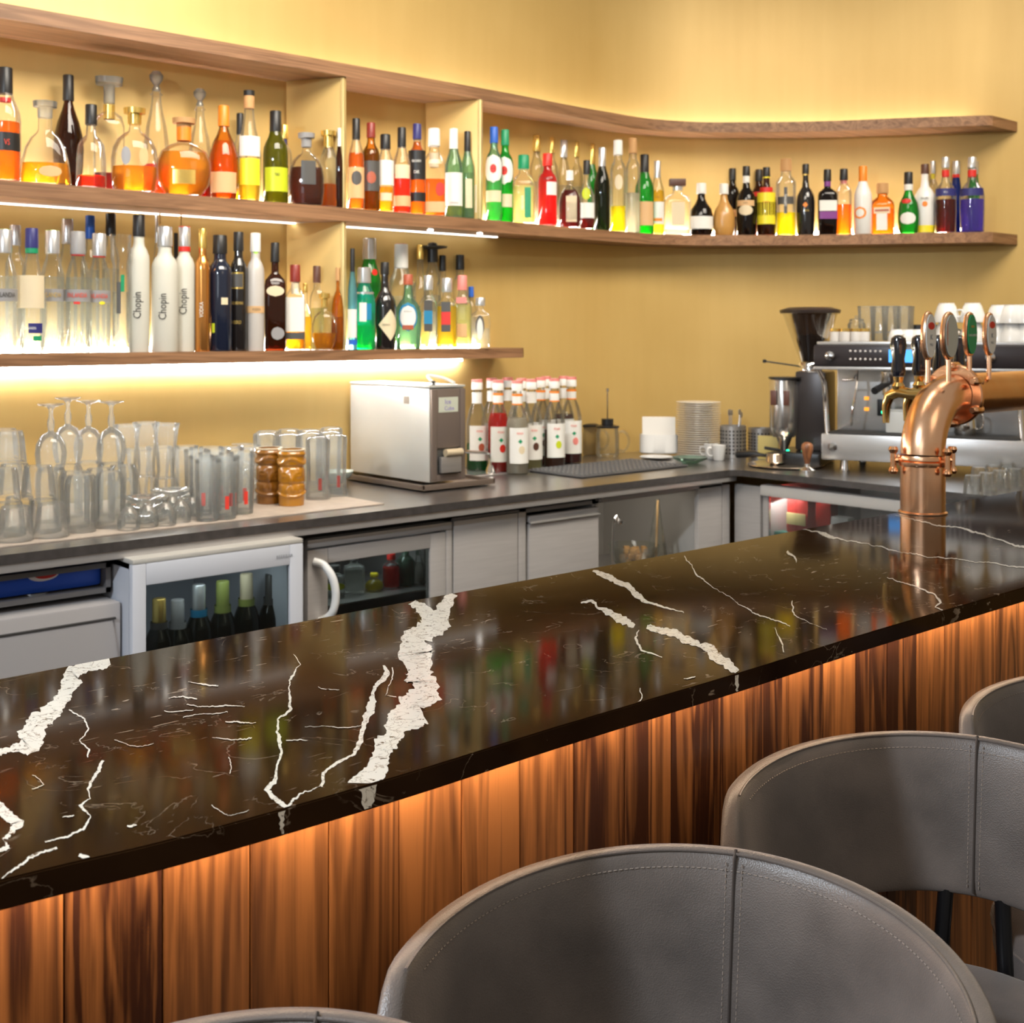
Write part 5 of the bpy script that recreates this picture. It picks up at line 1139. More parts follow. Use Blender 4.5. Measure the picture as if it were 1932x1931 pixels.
SYR = [(900, 3.33, 'green', .30, ['b', 'k'], 'with green syrup at its foot, leftmost of the syrup bottles'), (928, 3.40, 'water', .3, [], 'half hidden behind the red one'), (940, 3.24, 'scarlet', .64, ['r'], 'full of red syrup with a melon picture'),
 (958, 3.38, 'water', .5, [], 'with clear syrup behind the red one'), (976, 3.17, 'cream', .60, [], 'with milky syrup, standing frontmost'), (984, 3.34, 'water', .5, [], 'behind the frontmost milky one'), (1003, 3.22, 'pale', .45, ['b'], 'with pale syrup right of the frontmost one'),
 (1020, 3.31, 'dred', .40, ['k'], 'with dark red syrup and an orange neck ribbon'), (1030, 3.40, 'water', .5, [], 'at the back, third from the right'), (1046, 3.26, 'brown', .42, ['g'], 'with brown syrup and green fruit picture'), (1064, 3.36, 'brown', .55, [], 'with brown syrup and orange ribbon, second from right at the back'), (1078, 3.29, 'dred', .45, ['r'], 'with red-brown syrup, rightmost of the syrup bottles')]
SP_ = []
for i, (px, y, lq, fl, pics, lb) in enumerate(SYR):
    best = None
    for k in range(14):
        yy = 3.14 + k * .0208; g = on_y(px, yy)[0]; c_ = abs(yy - y) + 8 * sum(max(0, .0785 - (g - q).length) for q in SP_)
        if best is None or c_ < best[0]: best = (c_, yy)
    y = best[1]; g, l = on_y(px, y); h = .322; SP_.append(g)
    labs = [('b', 'white', .74, .86, .47)] + ([('b', 'orange', .835, .86, .48), ('b', 'orange', .74, .755, .48)] if i in (2, 4, 7, 9, 11) else []) + [('b', 'pink', .965, 1.002, .50), ('p', 'white', .12, .50, 62, None, 6), ('t', 'MONIN', .011, .44, 'r'), ('p', 'green', .33, .38, 12, 'diamond', 2), ('p', ['rust', 'white', 'red', 'cream', 'cream', 'rust', 'brown', 'dred' if False else 'brown', 'cream', 'lime', 'brown', 'pink'][i], .22, .31, 16, 'oval', 10)]
    bottle((g.x, y, Z_WT + .0005), math.atan2(-g.y, -g.x) + R(90 + 14), .0385, h, 'syrup', 'c', lq, fl, 'white', labs, 'syrup bottle ' + lb, 'syrup bottles on the worktop')
mc = on_z(1150, 886, Z_WT); RM = tag(empty('rubber_mat', (mc.x, mc.y, Z_WT + .001), 0), 'dark grey studded rubber mat lying on the worktop in front of the teapots', 'mat')
x1_ = on_z(1290, 880, Z_WT).x - mc.x; x0_ = on_z(1015, 893, Z_WT).x - mc.x
box('sheet', x0_, x1_, -.13, .15, 0, .006, pbr('grey_rubber', (.08, .08, .085), .5), RM, .003)
bm = bmesh.new(); nx = int((x1_ - x0_) / .022)
for i in range(nx):
    for j in range(12): box_bm(bm, x0_ + .012 + i * .022, x0_ + .024 + i * .022, -.118 + j * .022, -.106 + j * .022, .006, .010)
o = from_bm('studs', bm, pbr('grey_stud', (.16, .16, .165), .45), RM, smooth=False); o['kind'] = 'stuff'
# ------------------------------------------------------------ corner group
WH = pbr('white_china', (.80, .79, .77), .22, coat=.4)
TG = clear('teapot_glass', (.95, .94, .88), body=.06, edge=.3, gloss=.7)
def at(px, py, z=Z_WT): return on_z(px, py, z)
def teapot(px, py, label, rod):
    g = at(px, py); T = tag(empty('glass_teapot', (g.x, g.y, Z_WT + .001), math.atan2(-g.y, -g.x) + R(90)), label, 'teapot')
    lathe('jar', [(.001, .002), (.042, .001), (.046, .01), (.046, .085), (.043, .10), (.043, .112)], TG, T, 28, close=False)
    lathe('lid', [(.001, .113), (.046, .113), (.047, .120), (.03, .124), (.001, .125)], BLACKP, T, 24)
    if rod: lathe('collar', [(.001, .1255), (.024, .1255), (.024, .148), (.001, .150)], BLACKP, T, 20); tube('plunger', [(0, 0, .150), (0, 0, .255)], .003, CHROME, T, 8); lathe('plunger_knob', [(.001, .2555), (.007, .2555), (.007, .268), (.001, .270)], CHROME, T, 12)
    else: lathe('knob', [(.001, .1255), (.008, .1255), (.010, .138), (.001, .142)], CHROME, T, 12)
    tube('handle', spline([(.046, 0, .095), (.065, 0, .098), (.082, 0, .075), (.082, 0, .045), (.066, 0, .022), (.046, 0, .025)], 5), .0045, TG, T, 10)
teapot(1146, 862, 'glass teapot with tall plunger rod, the right one of two', True); teapot(1108, 858, 'glass teapot with low knob behind the last syrup bottle', False)
g = at(1243, 860); NH = tag(empty('napkin_holder', (g.x, g.y, Z_WT + .0105), math.atan2(-g.y, -g.x) + R(90)), 'oval white napkin holder filled with white paper napkins, left of the plates', 'napkin holder')
sw = 36 * depth(g) / F; lathe('holder', [(sw * .92, 0, 3), (sw, .004, 3), (sw * 1.0, .075, 3), (sw * .96, .075, 3), (sw * .93, .01, 3), (.001, .008)], WH, NH, 40, ry=.55, close=False)
bm = bmesh.new()
for k in range(14): box_bm(bm, -sw * .86, sw * .86, -.022 + k * .0033, -.0195 + k * .0033, .012, .142 + random.uniform(-.001, .002), 0)
o = from_bm('napkins', bm, pbr('paper_napkin', (.82, .79, .74), .8), NH, smooth=False); o['kind'] = 'stuff'
lathe_ = lathe('saucer', [(.001, .002), (.03, 0), (.04, .002), (.075, .009), (.076, .0105), (.04, .006), (.001, .005)], WH, None, 36, close=False); g2 = at(1238, 866); lathe_.location = (g2.x, g2.y, Z_WT + .0005); lathe_.scale = (.85, .85, .85); tag(lathe_, 'white saucer lying under the napkin holder', 'saucer')
g = at(1318, 862); pm = None
for k in range(25):
    if pm is None:
        pr = .0855 * depth(g) / 4.7; o = lathe('plate', [(.001, .0018), (pr * .6, .0018), (pr * .62, 0), (pr * .66, .0018), (pr * .97, .0052), (pr, .0060), (pr * .995, .0072), (pr * .97, .0072), (pr * .64, .004), (.001, .0038)], WH, None, 40, close=False); pm = o
    else: o = pm.copy(); C.objects.link(o)
    o.location = (g.x + random.uniform(-.0008, .0008), g.y + random.uniform(-.0008, .0008), Z_WT + .0005 + k * .0087); tag(o, 'white plate in the tall stack before the gold wall, %s from the bottom' % ORD[k], 'plate', 'plates in the tall stack')
g = at(1302, 874); o = lathe('glass_dish', [(.001, .003), (.03, .0), (.034, .003), (.062, .014), (.066, .022), (.064, .022), (.03, .007), (.001, .006)], clear('green_dish_glass', (.7, .88, .78), body=.3, edge=.6, white=(.5, .75, .62)), None, 32, close=False); o.location = (g.x, g.y, Z_WT + .001); tag(o, 'shallow green-tinted glass dish in front of the plate stack', 'dish')
for i, (px, py, lb) in enumerate(((1342, 866, 'small white cup just right of the plate stack holding a spoon'), (1356, 869, 'small white cup in front, nearest the cutlery beaker'))):
    g = at(px, py); c_ = tag(empty('small_cup', (g.x, g.y, Z_WT + .0008), -.8), lb, 'cup'); lathe('bowl', [(.001, .002), (.020, 0), (.022, .004), (.028, .055), (.0285, .058), (.026, .058), (.020, .008), (.001, .006)], WH, c_, 28, close=False)
    tube('handle', spline([(-.026, 0, .045), (-.040, 0, .046), (-.044, 0, .03), (-.036, 0, .017), (-.024, 0, .016)], 5), .003, WH, c_, 8)
    if i == 0: tag(tube('spoon', [(g.x, g.y, Z_WT + .012), (g.x - .014, g.y + .012, Z_WT + .085)], .0025, CHROME), 'thin spoon standing in the small white cup', 'spoon')
def beaker(px, py, hh, lb, full):
    g = at(px, py); B_ = tag(empty('cutlery_beaker', (g.x, g.y, Z_WT + .001)), lb, 'beaker'); r = .050
    lathe('wall', [(.001, .001), (r, 0), (r, hh), (r - .003, hh), (r - .003, .003)], STEEL, B_, 32, close=False)
    bm = bmesh.new()
    for a in range(22):
        for j in range(7):
            an = 2 * math.pi * a / 22; M = Matrix.Rotation(an, 4, 'Z') @ Matrix.Translation((0, -r - .0003, .02 + j * (hh - .04) / 6)); box_bm(bm, -.0035, .0035, -.0003, .0003, -.0035, .0035, 0, M)
    o = from_bm('holes', bm, DARK, B_, smooth=False); o['kind'] = 'stuff'
    if full:
        for k in range(5):
            a = random.uniform(0, 6.28); q = Vector((g.x + .025 * math.cos(a), g.y + .025 * math.sin(a), Z_WT + .01))
            e = q + Vector((.012 * math.cos(a) + .01, .012 * math.sin(a), hh + .025 + random.uniform(0, .02)))
            fk = tag(empty('fork', tuple(q)), 'steel fork standing handle-down in the perforated beaker', 'fork', 'forks in the beaker')
            tube('handle', [(0, 0, 0), tuple(e - q)], .002, STEEL, fk, 6); d = e - q
            bm = bmesh.new(); box_bm(bm, -.008, .008, -.001, .001, 0, .02, .001); o = from_bm('head', bm, STEEL, fk); o.location = tuple(d)
beaker(1383, 864, .125, 'perforated steel beaker holding forks, left one of two', True); beaker(1436, 862, .112, 'perforated steel beaker beside the grinder, right one of two', False)
# portafilter, tray, tamper
g = at(1482, 880); tg_ = tag(empty('round_tray', (g.x, g.y, Z_WT + .0005)), 'round shiny tray on the worktop before the coffee grinder', 'tray'); lathe('disc', [(.001, 0), (.13, 0), (.138, .006), (.136, .008), (.12, .004), (.001, .004)], pbr('warm_steel', (.62, .50, .40), .2, .9), tg_, 40)
g3 = at(1432, 874, Z_WT + .03); PF = tag(empty('portafilter', (g.x - .02, g.y + .03, Z_WT + .0055), R(105)), 'coffee portafilter with black handle lying on the round tray', 'portafilter')
lathe('basket', [(.001, .006), (.03, .006), (.034, .012), (.034, .038), (.036, .042), (.031, .042), (.029, .015), (.001, .012)], CHROME, PF, 28, close=False); tube('handle', [(.034, 0, .03), (.06, 0, .032), (.08, 0, .034), (.15, 0, .028), (.155, 0, .027)], [.006, .007, .012, .013, .008], BLACKP, PF, 12); lathe('spout', [(.001, .0), (.010, 0), (.012, .0065), (.001, .0065)], CHROME, PF, 12)
g = at(1523, 892); TM = tag(empty('tamper', (g.x, g.y, Z_WT + .0005)), 'coffee tamper with turned wooden handle and steel foot', 'tamper')
lathe('foot', [(.001, 0), (.027, 0), (.027, .009), (.022, .012), (.010, .020), (.009, .030), (.001, .030)], CHROME, TM, 28); lathe('handle', [(.001, .0305), (.008, .0305), (.012, .045), (.018, .070), (.021, .085), (.019, .097), (.012, .104), (.001, .106)], wood('turned_wood', (.15, .05, .02), (.38, .15, .06), 2), TM, 24)
# ------------------------------------------------------------ coffee grinder
G0 = Vector((3.80, 2.692)); GR = tag(empty('coffee_grinder', (G0.x, G0.y, Z_WT + .0005), R(-69)), 'tall black and chrome coffee grinder with smoked bean hopper, left of the espresso machine', 'coffee grinder')
SMK = clear('smoked_plastic', (.22, .17, .14), body=.45, edge=.3, white=(.10, .07, .055))
box('base', -.10, .09, -.08, .16, 0, .05, BLACKP, GR, .012)
box('column', -.025, .09, .0, .16, .0505, .345, pbr('dark_housing', (.05, .04, .038), .3, .3), GR, .012)
lathe('doser', [(.001, .10), (.040, .10), (.050, .12), (.052, .14), (.052, .31), (.050, .315), (.001, .315)], pbr('doser_steel', (.62, .60, .58), .18, .9), GR, 28).location = (-.065, -.005, 0)
lathe('doser_lid', [(.001, .3155), (.060, .3155), (.060, .323), (.001, .326)], BLACKP, GR, 28).location = (-.06, -.005, 0)
lathe('spout', [(.001, .05), (.012, .05), (.030, .0995), (.001, .0995)], CHROME, GR, 20).location = (-.062, -.01, 0)
for k in (-1, 1): box('clip', -.075 + k * .024, -.053 + k * .024, -.065, -.0575, .22, .275, pc('brown_clip', (.12, .045, .03)), GR, .003)
tube('lever', [(-.02, .05, .362), (-.13, -.01, .380)], .003, BLACKP, GR, 8); lathe('lever_knob', [(.001, .374), (.007, .376), (.007, .386), (.001, .388)], BLACKP, GR, 12).location = (-.135, -.012, 0)
tube('fork', [(-.06, -.07, .055), (-.11, -.10, .065)], .006, BLACKP, GR, 8)
lathe('collar', [(.001, .3455), (.045, .3455), (.045, .37), (.040, .376), (.001, .378)], CHROME, GR, 28).location = (.015, .07, 0)
lathe('hopper', [(.036, .3785), (.038, .385), (.100, .555), (.101, .560)], SMK, GR, 36, close=False).location = (.015, .07, 0)
lathe('beans', [(.001, .3795), (.034, .3795), (.070, .475), (.001, .482)], pbr('coffee_beans', (.045, .02, .012), .5, bump=.8, bscale=120), GR, 24).location = (.015, .07, 0)
lathe('hopper_lid', [(.001, .5605), (.110, .5605), (.112, .572), (.08, .582), (.001, .584)], pbr('brown_black_lid', (.035, .025, .022), .3), GR, 36).location = (.015, .07, 0)
for k in (-1, 1): lathe('indicator', [(.001, 0), (.006, 0), (.005, .004), (.001, .005)], led('green_led_lamp', (.02, 1, .45), 3) if k < 0 else bpy.data.materials['green_led_lamp'], GR, 12).location = (.0 + k * .028, -.084, .056)
box('yellow_label', -.2, -.12, .12, .13, .0, .09, pc('pale_yellow_card', (.78, .62, .22), .6), GR, .001)

# ------------------------------------------------------------ espresso machine
EM = tag(empty('espresso_machine', (3.69, 2.531, Z_WT + .0005), math.atan2(-.582, .222)), 'large two-group steel espresso machine on the right-hand counter behind the copper tap tower', 'espresso machine')
e0 = Z_WT + .0005; L_ = .68
MST = pbr('machine_steel', (.72, .71, .70), .26, .75, noise=.05, nscale=4); MBL = pbr('machine_black', (.035, .028, .03), .28, .2)
def mx_(px):   # local x on the machine's front plane for a photo column
    t = (px - HX) / F; d = Vector((cu * t + su, -su * t + cu)); a = Vector((3.69, 2.531)); u = Vector((.222, -.582)).normalized()
    return (a.cross(d)) / (d.cross(u)) if abs(d.cross(u)) > 1e-9 else 0
def mz(px, py):
    u = Vector((.222, -.582)).normalized(); p = Vector((3.69, 2.531)) + u * mx_(px); return zat(py, depth(p)) - e0
for fx_, fy_ in ((.07, .06), (L_ - .07, .06), (.07, .36), (L_ - .07, .36)): lathe('foot', [(.001, 0), (.018, 0), (.016, .012), (.014, .038), (.001, .038)], CHROME, EM, 16).location = (fx_, fy_, 0)
zb0, zb1 = .0385, mz(1549, 818)
box('base_panel', 0, L_, 0, .42, zb0, zb1, MST, EM, .006)
lathe_o = lathe('badge', [(.001, 0), (.017, 0), (.017, .002), (.013, .0025), (.013, .004), (.001, .005)], CHROME, EM, 6); lathe_o.rotation_euler = (R(90), 0, 0); lathe_o.location = (mx_(1571), -.0005, (zb0 + zb1) / 2)
zt0, zt1 = mz(1560, 691), mz(1560, 651)
box('rear_panel', .02, L_ - .02, .16, .42, zb1 + .0005, zt0 - .0005, MST, EM, .004)
for k, (a, b) in enumerate(((0.008, .03), (L_ - .03, L_ - .008))): tube('side_frame', spline([(a + .01, .02, zb1), (a, .03, zb1 + .12), (a - .0, .0, zt0 - .05), (a - .02 if k == 0 else a + .02, -.01, zt0)], 6), .009, CHROME, EM, 10)
box('drip_grid', .03, L_ - .03, .005, .155, zb1 + .0005, zb1 + .006, DARK, EM, .001)
box('control_rail', -.02, L_ + .01, -.03, .20, zt0, zt1, MBL, EM, .008)
box('rail_trim', -.02, L_ + .01, -.035, .20, zt0 - .012, zt0 - .0005, MST, EM, .003)
box('cup_tray', -.01, L_, -.02, .42, zt1 + .0005, zt1 + .012, MST, EM, .003)
bm = bmesh.new(); zr = zt1 + .045
tube_bm(bm, [(.0, .41, zr), (L_, .41, zr)], .004, 8); tube_bm(bm, [(L_, -.01, zr - .02), (L_, .41, zr)], .004, 8)
from_bm('tray_rail', bm, CHROME, EM)
for g0 in (1654, 1862 - 40):
    for j in range(7): 
        x_ = mx_(g0 - 46 + j * 9.4)
        for zz in (.35, .72): o = lathe('button', [(.001, 0), (.0042, 0), (.0035, .003), (.001, .0035)], pc('pale_button', (.72, .68, .66), .3), EM, 8); o.rotation_euler = (R(90), 0, 0); o.location = (x_, -.0305, zt0 + (zt1 - zt0) * zz)
box('display', mx_(1680), mx_(1726), -.0325, -.0300, zt0 + (zt1 - zt0) * .22, zt0 + (zt1 - zt0) * .80, led('blue_display', (.10, .42, 1), 1.8), EM, .0005)
for px in (1572, 1872): o = lathe('knob', [(.001, 0), (.014, 0), (.014, .012), (.008, .02), (.016, .026), (.001, .03)], CHROME, EM, 10); o.rotation_euler = (R(90), 0, 0); o.location = (mx_(px), -.0302, zt0 + (zt1 - zt0) * .5)
lens = pbr('orange_light_lens', (.9, .35, .03), .3, emit=1.5)
for py in (757, 778): box('warning_light', mx_(1613), mx_(1621), .154, .1595, mz(1617, py) - .004, mz(1617, py) + .008, lens, EM, .001)
box('switch_plate', mx_(1638), mx_(1664), .152, .1595, mz(1650, 790), mz(1650, 758), BLACKP, EM, .002)
o = lathe('green_light', [(.001, 0), (.007, 0), (.005, .004), (.001, .005)], bpy.data.materials['green_led_lamp'], EM, 12); o.rotation_euler = (R(90), 0, 0); o.location = (mx_(1650), .1515, mz(1650, 783))
for px in (1674, 1815):
    x_ = mx_(px); GH = lathe('group_head', [(.001, zt0 - .07), (.030, zt0 - .07), (.036, zt0 - .06), (.036, zt0 - .02), (.028, zt0 - .0125), (.001, zt0 - .0125)], CHROME, EM, 28); GH.location = (x_, .07, 0)
    tube('filter_handle', [(x_, .034, zt0 - .06), (x_ - .01, -.02, zt0 - .065), (x_ - .025, -.09, zt0 - .08)], [.007, .011, .013], BLACKP, EM, 12); lathe('filter_basket', [(.001, zt0 - .11), (.012, zt0 - .11), (.032, zt0 - .0975), (.032, zt0 - .0705), (.001, zt0 - .0705)], CHROME, EM, 24).location = (x_, .07, 0)
tube('steam_wand', spline([(mx_(1612), .05, zt0 - .012), (mx_(1612), .03, zt0 - .08), (mx_(1606), .02, zt0 - .16), (mx_(1602), .035, zb1 + .03)], 6), .0045, CHROME, EM, 8)
tube('wand_handle', [(mx_(1590), .0, zt0 - .05), (mx_(1612), -.02, zt0 - .045), (mx_(1612), .03, zt0 - .03)], .004, CHROME, EM, 8)
M_ = EM.matrix_basis if False else Matrix.Translation(EM.location) @ Matrix.Rotation(EM.rotation_euler.z, 4, 'Z')
def onm(x, y, z): return M_ @ Vector((x, y, z))
# milk carton and steel pitcher on the drip grid
p = onm(mx_(1684), .09, zb1 + .0065); o = tag(empty('milk_box', tuple(p), EM.rotation_euler.z), 'white box standing on the espresso machine grid under the left group', 'box'); box('carton', -.035, .035, -.03, .03, 0, .075, pc('white_carton', (.80, .80, .76), .4), o, .004); box('carton_lid', -.036, .036, -.031, .031, .0755, .082, pc('white_carton', (.80, .80, .76), .4), o, .003)
p = onm(mx_(1815), .085, zb1 + .0065); o = tag(empty('milk_pitcher', tuple(p), EM.rotation_euler.z), 'steel milk pitcher on the espresso machine grid right of the copper elbow', 'pitcher')
lathe('jug', [(.001, .001), (.034, 0), (.038, .01), (.036, .05), (.030, .075), (.033, .085), (.031, .085), (.028, .075), (.034, .012), (.001, .004)], CHROME, o, 28, close=False); tube('handle', spline([(.032, 0, .075), (.055, 0, .07), (.056, 0, .03), (.037, 0, .02)], 5), .003, CHROME, o, 8)
# things on the cup tray
zt_ = zt1 + .0125
def cup(px, yy, r, h, lb, grp=None, up=False, level=0, name='coffee_cup'):
    p = onm(mx_(px), yy, zt_ + level); c_ = tag(empty(name, tuple(p), random.uniform(0, 6)), lb, 'cup', grp)
    if not up: lathe('bowl', [(r, 0), (r, .002), (r * .96, h * .35), (r * .72, h * .85), (r * .62, h * .93), (r * .62, h), (.001, h), (.001, h * .86), (r * .66, h * .8), (r * .9, h * .3), (r * .94, 0)], WH, c_, 28, close=False)
    else: lathe('bowl', [(.001, .003), (r * .6, 0), (r * .62, .004), (r * .78, h * .2), (r * .97, h * .7), (r, h), (r * .95, h), (r * .7, h * .2), (.001, h * .12)], WH, c_, 28, close=False)
    hz = (.62, .30) if not up else (.75, .28)
    tube('handle', spline([(r * .84, 0, h * hz[0]), (r * 1.3, 0, h * hz[0]), (r * 1.42, 0, h * (hz[0] + hz[1]) / 2), (r * 1.25, 0, h * hz[1]), (r * .9, 0, h * hz[1])], 4), .0032, WH, c_, 8)
for i, px in enumerate((1690, 1712, 1731)): cup(px, .02, .030, .042, ['small white espresso cup, leftmost of three on the machine', 'small white espresso cup, middle of three on the machine', 'small white espresso cup, rightmost of three on the machine'][i])
for k, (px, yy, lv, lb) in enumerate(((1781, .06, 0, 'lower tall white cup of the stack between the first two tap badges'), (1781, .06, .066, 'upper tall white cup of the stack between the first two tap badges'), (1829, .08, 0, 'lower white cup of the stack behind the green tap badge'), (1829, .08, .066, 'upper white cup of the stack behind the green tap badge'))): cup(px, yy, .042, .066, lb, level=lv)
for k, (px, yy, lv) in enumerate(((1880, .07, 0), (1880, .07, .062), (1906, .05, 0), (1906, .05, .062), (1932, .06, 0), (1932, .06, .062), (1895, .20, 0), (1925, .20, 0))): cup(px, yy, .040, .062, 'white coffee cup of the right-hand cluster on the machine, %s' % ('lower at its left', 'upper at its left', 'lower in its middle', 'upper in its middle', 'lower at its right', 'upper at its right', 'behind at its left', 'behind at its right')[k], 'white cups in the right-hand cluster', level=lv)
for i, (px, yy) in enumerate(((1622, .12), (1645, .13), (1668, .12), (1688, .14), (1634, .22), (1660, .23), (1684, .24))):
    p = onm(mx_(px), yy, zt_); o = tag(lathe('water_glass', [(.001, .003), (.027, .002), (.028, .006), (.031, .10), (.033, .125), (.0325, .126), (.032, .122)], GW, None, 24, close=False), 'tall clear latte glass on the espresso machine, %s row, %s from the left' % ('front' if i < 4 else 'back', ORD[i if i < 4 else i - 4]), 'glass', 'latte glasses on the machine'); o.location = p
LB_ = ['small jar with gold lid and white label, leftmost on the machine', 'small jar with gold lid and white label, second on the machine', 'small jar with gold lid and pinkish label, third on the machine', 'small jar with gold lid farthest back among the jars']
for i, (px, yy) in enumerate(((1573, .02), (1592, .015), (1611, .03), (1626, .045))):
    p = onm(mx_(px), yy, zt_); o = tag(empty('spice_jar', tuple(p), EM.rotation_euler.z), LB_[i], 'jar')
    lathe('jar', [(.001, 0), (.017, 0), (.018, .003), (.018, .034), (.001, .034)], pc('white_label_jar', (.78, .74, .70), .5), o, 20); lathe('lid', [(.001, .0345), (.0175, .0345), (.018, .045), (.001, .046)], PC['gold'], o, 20)
p = onm(mx_(1600), .14, zt_); o = tag(empty('storage_jar', tuple(p)), 'clear glass jar with glass lid behind the small gold-lidded jars', 'jar'); lathe('jar', [(.001, .002), (.030, .001), (.032, .01), (.032, .06), (.026, .07)], GW, o, 24, close=False); lathe('lid', [(.001, .071), (.027, .071), (.024, .08), (.006, .083), (.008, .09), (.001, .093)], GW, o, 24)
p = onm(mx_(1722), .30, zt_); o = tag(empty('black_case', tuple(p), EM.rotation_euler.z), 'low black case behind the espresso cups on the machine', 'case'); box('shell', -.05, .07, -.03, .03, 0, .06, BLACKP, o, .006); box('clasp', -.005, .015, -.034, -.0305, .025, .04, STEEL, o, .001)

# ------------------------------------------------------------ glasses by the machine at the right edge
SPK = gmesh('tumbler')
for i, (px, py) in enumerate(((1836, 936), (1862, 930), (1888, 925), (1914, 921), (1940, 917), (1848, 918), (1874, 913), (1900, 908), (1926, 905), (1950, 900))):
    g = on_z(px, py, Z_WT)
    for lv in range(1):
        o = bpy.data.objects.new('tumbler', SPK); C.objects.link(o); o.location = (g.x, g.y, Z_WT + .001); o.scale = (.72, .72, .75)
        tag(o, 'small ribbed tumbler on the right counter behind the bar, %s row, %s from the left' % ('front' if i < 5 else 'back', ORD[i % 5]), 'glass', 'small tumblers at the right edge')

# ------------------------------------------------------------ copper tap tower
def copper():
    m, nt, p, out = newmat('polished_copper'); N = nt.nodes; L = nt.links
    p.inputs['Base Color'].default_value = (.93, .52, .33, 1); p.inputs['Metallic'].default_value = 1; p.inputs['Roughness'].default_value = .17
    tc = N.new('ShaderNodeTexCoord'); n = N.new('ShaderNodeTexNoise'); n.inputs['Scale'].default_value = 12; n.inputs['Detail'].default_value = 4; L.new(tc.outputs['Object'], n.inputs['Vector'])
    r = N.new('ShaderNodeValToRGB'); r.color_ramp.elements[0].color = (.95, .50, .27, 1); r.color_ramp.elements[1].color = (1.0, .66, .44, 1); r.color_ramp.elements[0].position = .35; r.color_ramp.elements[1].position = .7
    L.new(n.outputs[0], r.inputs[0]); L.new(r.outputs[0], p.inputs['Base Color'])
    m2 = N.new('ShaderNodeMapRange'); m2.inputs['To Min'].default_value = .18; m2.inputs['To Max'].default_value = .30; L.new(n.outputs[0], m2.inputs[0]); L.new(m2.outputs[0], p.inputs['Roughness']); return m
COP = copper(); BRS = pbr('polished_brass', (.88, .62, .24), .16, 1)
b0 = on_z(1741, 968, Z_BAR); PR = 41 / F * depth(b0); b0 = b0 + Vector((0, .0))
TW = tag(empty('tap_tower', (b0.x, b0.y, Z_BAR + .001)), 'polished copper beer tower: upright pipe, elbow and horizontal pipe with four badges', 'beer tower')
zh = zat(746, depth(b0) + .06) - Z_BAR - .001; br = .118
PRh = PR * 1.0
tube('upright_pipe', [(0, 0, 0), (0, 0, zh - br - .002)], PR, COP, TW, 40)
lathe('base_flange', [(.001, .0), (PR * 1.09, .0), (PR * 1.09, .002), (PR * 1.02, .004), (.001, .004)], COP, TW, 40)
tube('elbow', [(br * (1 - math.cos(a)), 0, zh - br + br * math.sin(a)) for a in [R(90) * k / 16 for k in range(17)]], PR * .985, COP, TW, 40)
tube('horizontal_pipe', [(br + .016, 0, zh), (1.15, 0, zh)], PRh, COP, TW, 40)
zc_ = zh - br - .012
def torus_pts(n=40): return [(math.cos(2 * math.pi * k / n), math.sin(2 * math.pi * k / n)) for k in range(n + 1)]
CLp = lathe('clamp_ring', [(PR * .99, zc_ - .011), (PR * 1.12, zc_ - .011), (PR * 1.14, zc_ - .008), (PR * 1.14, zc_ - .002), (PR * 1.05, zc_), (PR * 1.14, zc_ + .002), (PR * 1.14, zc_ + .008), (PR * 1.12, zc_ + .011), (PR * .99, zc_ + .011)], COP, TW, 40, close=False)
for a in (R(-41), R(139), R(-100), R(60)):
    q = PR * 1.36; bm = bmesh.new(); d = Vector((math.cos(a), math.sin(a), 0))
    tube_bm(bm, [d * PR * 1.05 + Vector((0, 0, zc_)), d * q + Vector((0, 0, zc_))], .006, 8)
    lathe_bm(bm, [(.001, zc_ - .028), (.007, zc_ - .028), (.010, zc_ - .022), (.008, zc_ - .016), (.006, zc_ - .014), (.006, zc_ + .014), (.008, zc_ + .016), (.010, zc_ + .022), (.007, zc_ + .028), (.001, zc_ + .028)], 14, d.x * q, d.y * q)
    from_bm('clamp_bolt', bm, COP, CLp)
fl = bmesh.new()
M1 = Matrix.Translation((br + .002, 0, zh)) @ Matrix.Rotation(R(90), 4, 'Y')
lathe_bm(fl, [(.001, 0), (PR * 1.42, 0), (PR * 1.46, .003), (PR * 1.46, .011), (PR * 1.42, .014), (.001, .014)], 48); bmesh.ops.transform(fl, matrix=M1, verts=fl.verts)
FLG = from_bm('flange', fl, COP, TW)
for k in range(6):
    a = R(60 * k + 30); bm = bmesh.new(); c = Vector((0, math.cos(a), math.sin(a))) * PR * 1.34
    tube_bm(bm, [Vector((br - .014, 0, zh)) + c, Vector((br - .010, 0, zh)) + c, Vector((br - .002, 0, zh)) + c, Vector((br + .020, 0, zh)) + c, Vector((br + .026, 0, zh)) + c], [.006, .009, .010, .010, .005], 14); from_bm('flange_bolt', bm, COP, FLG)
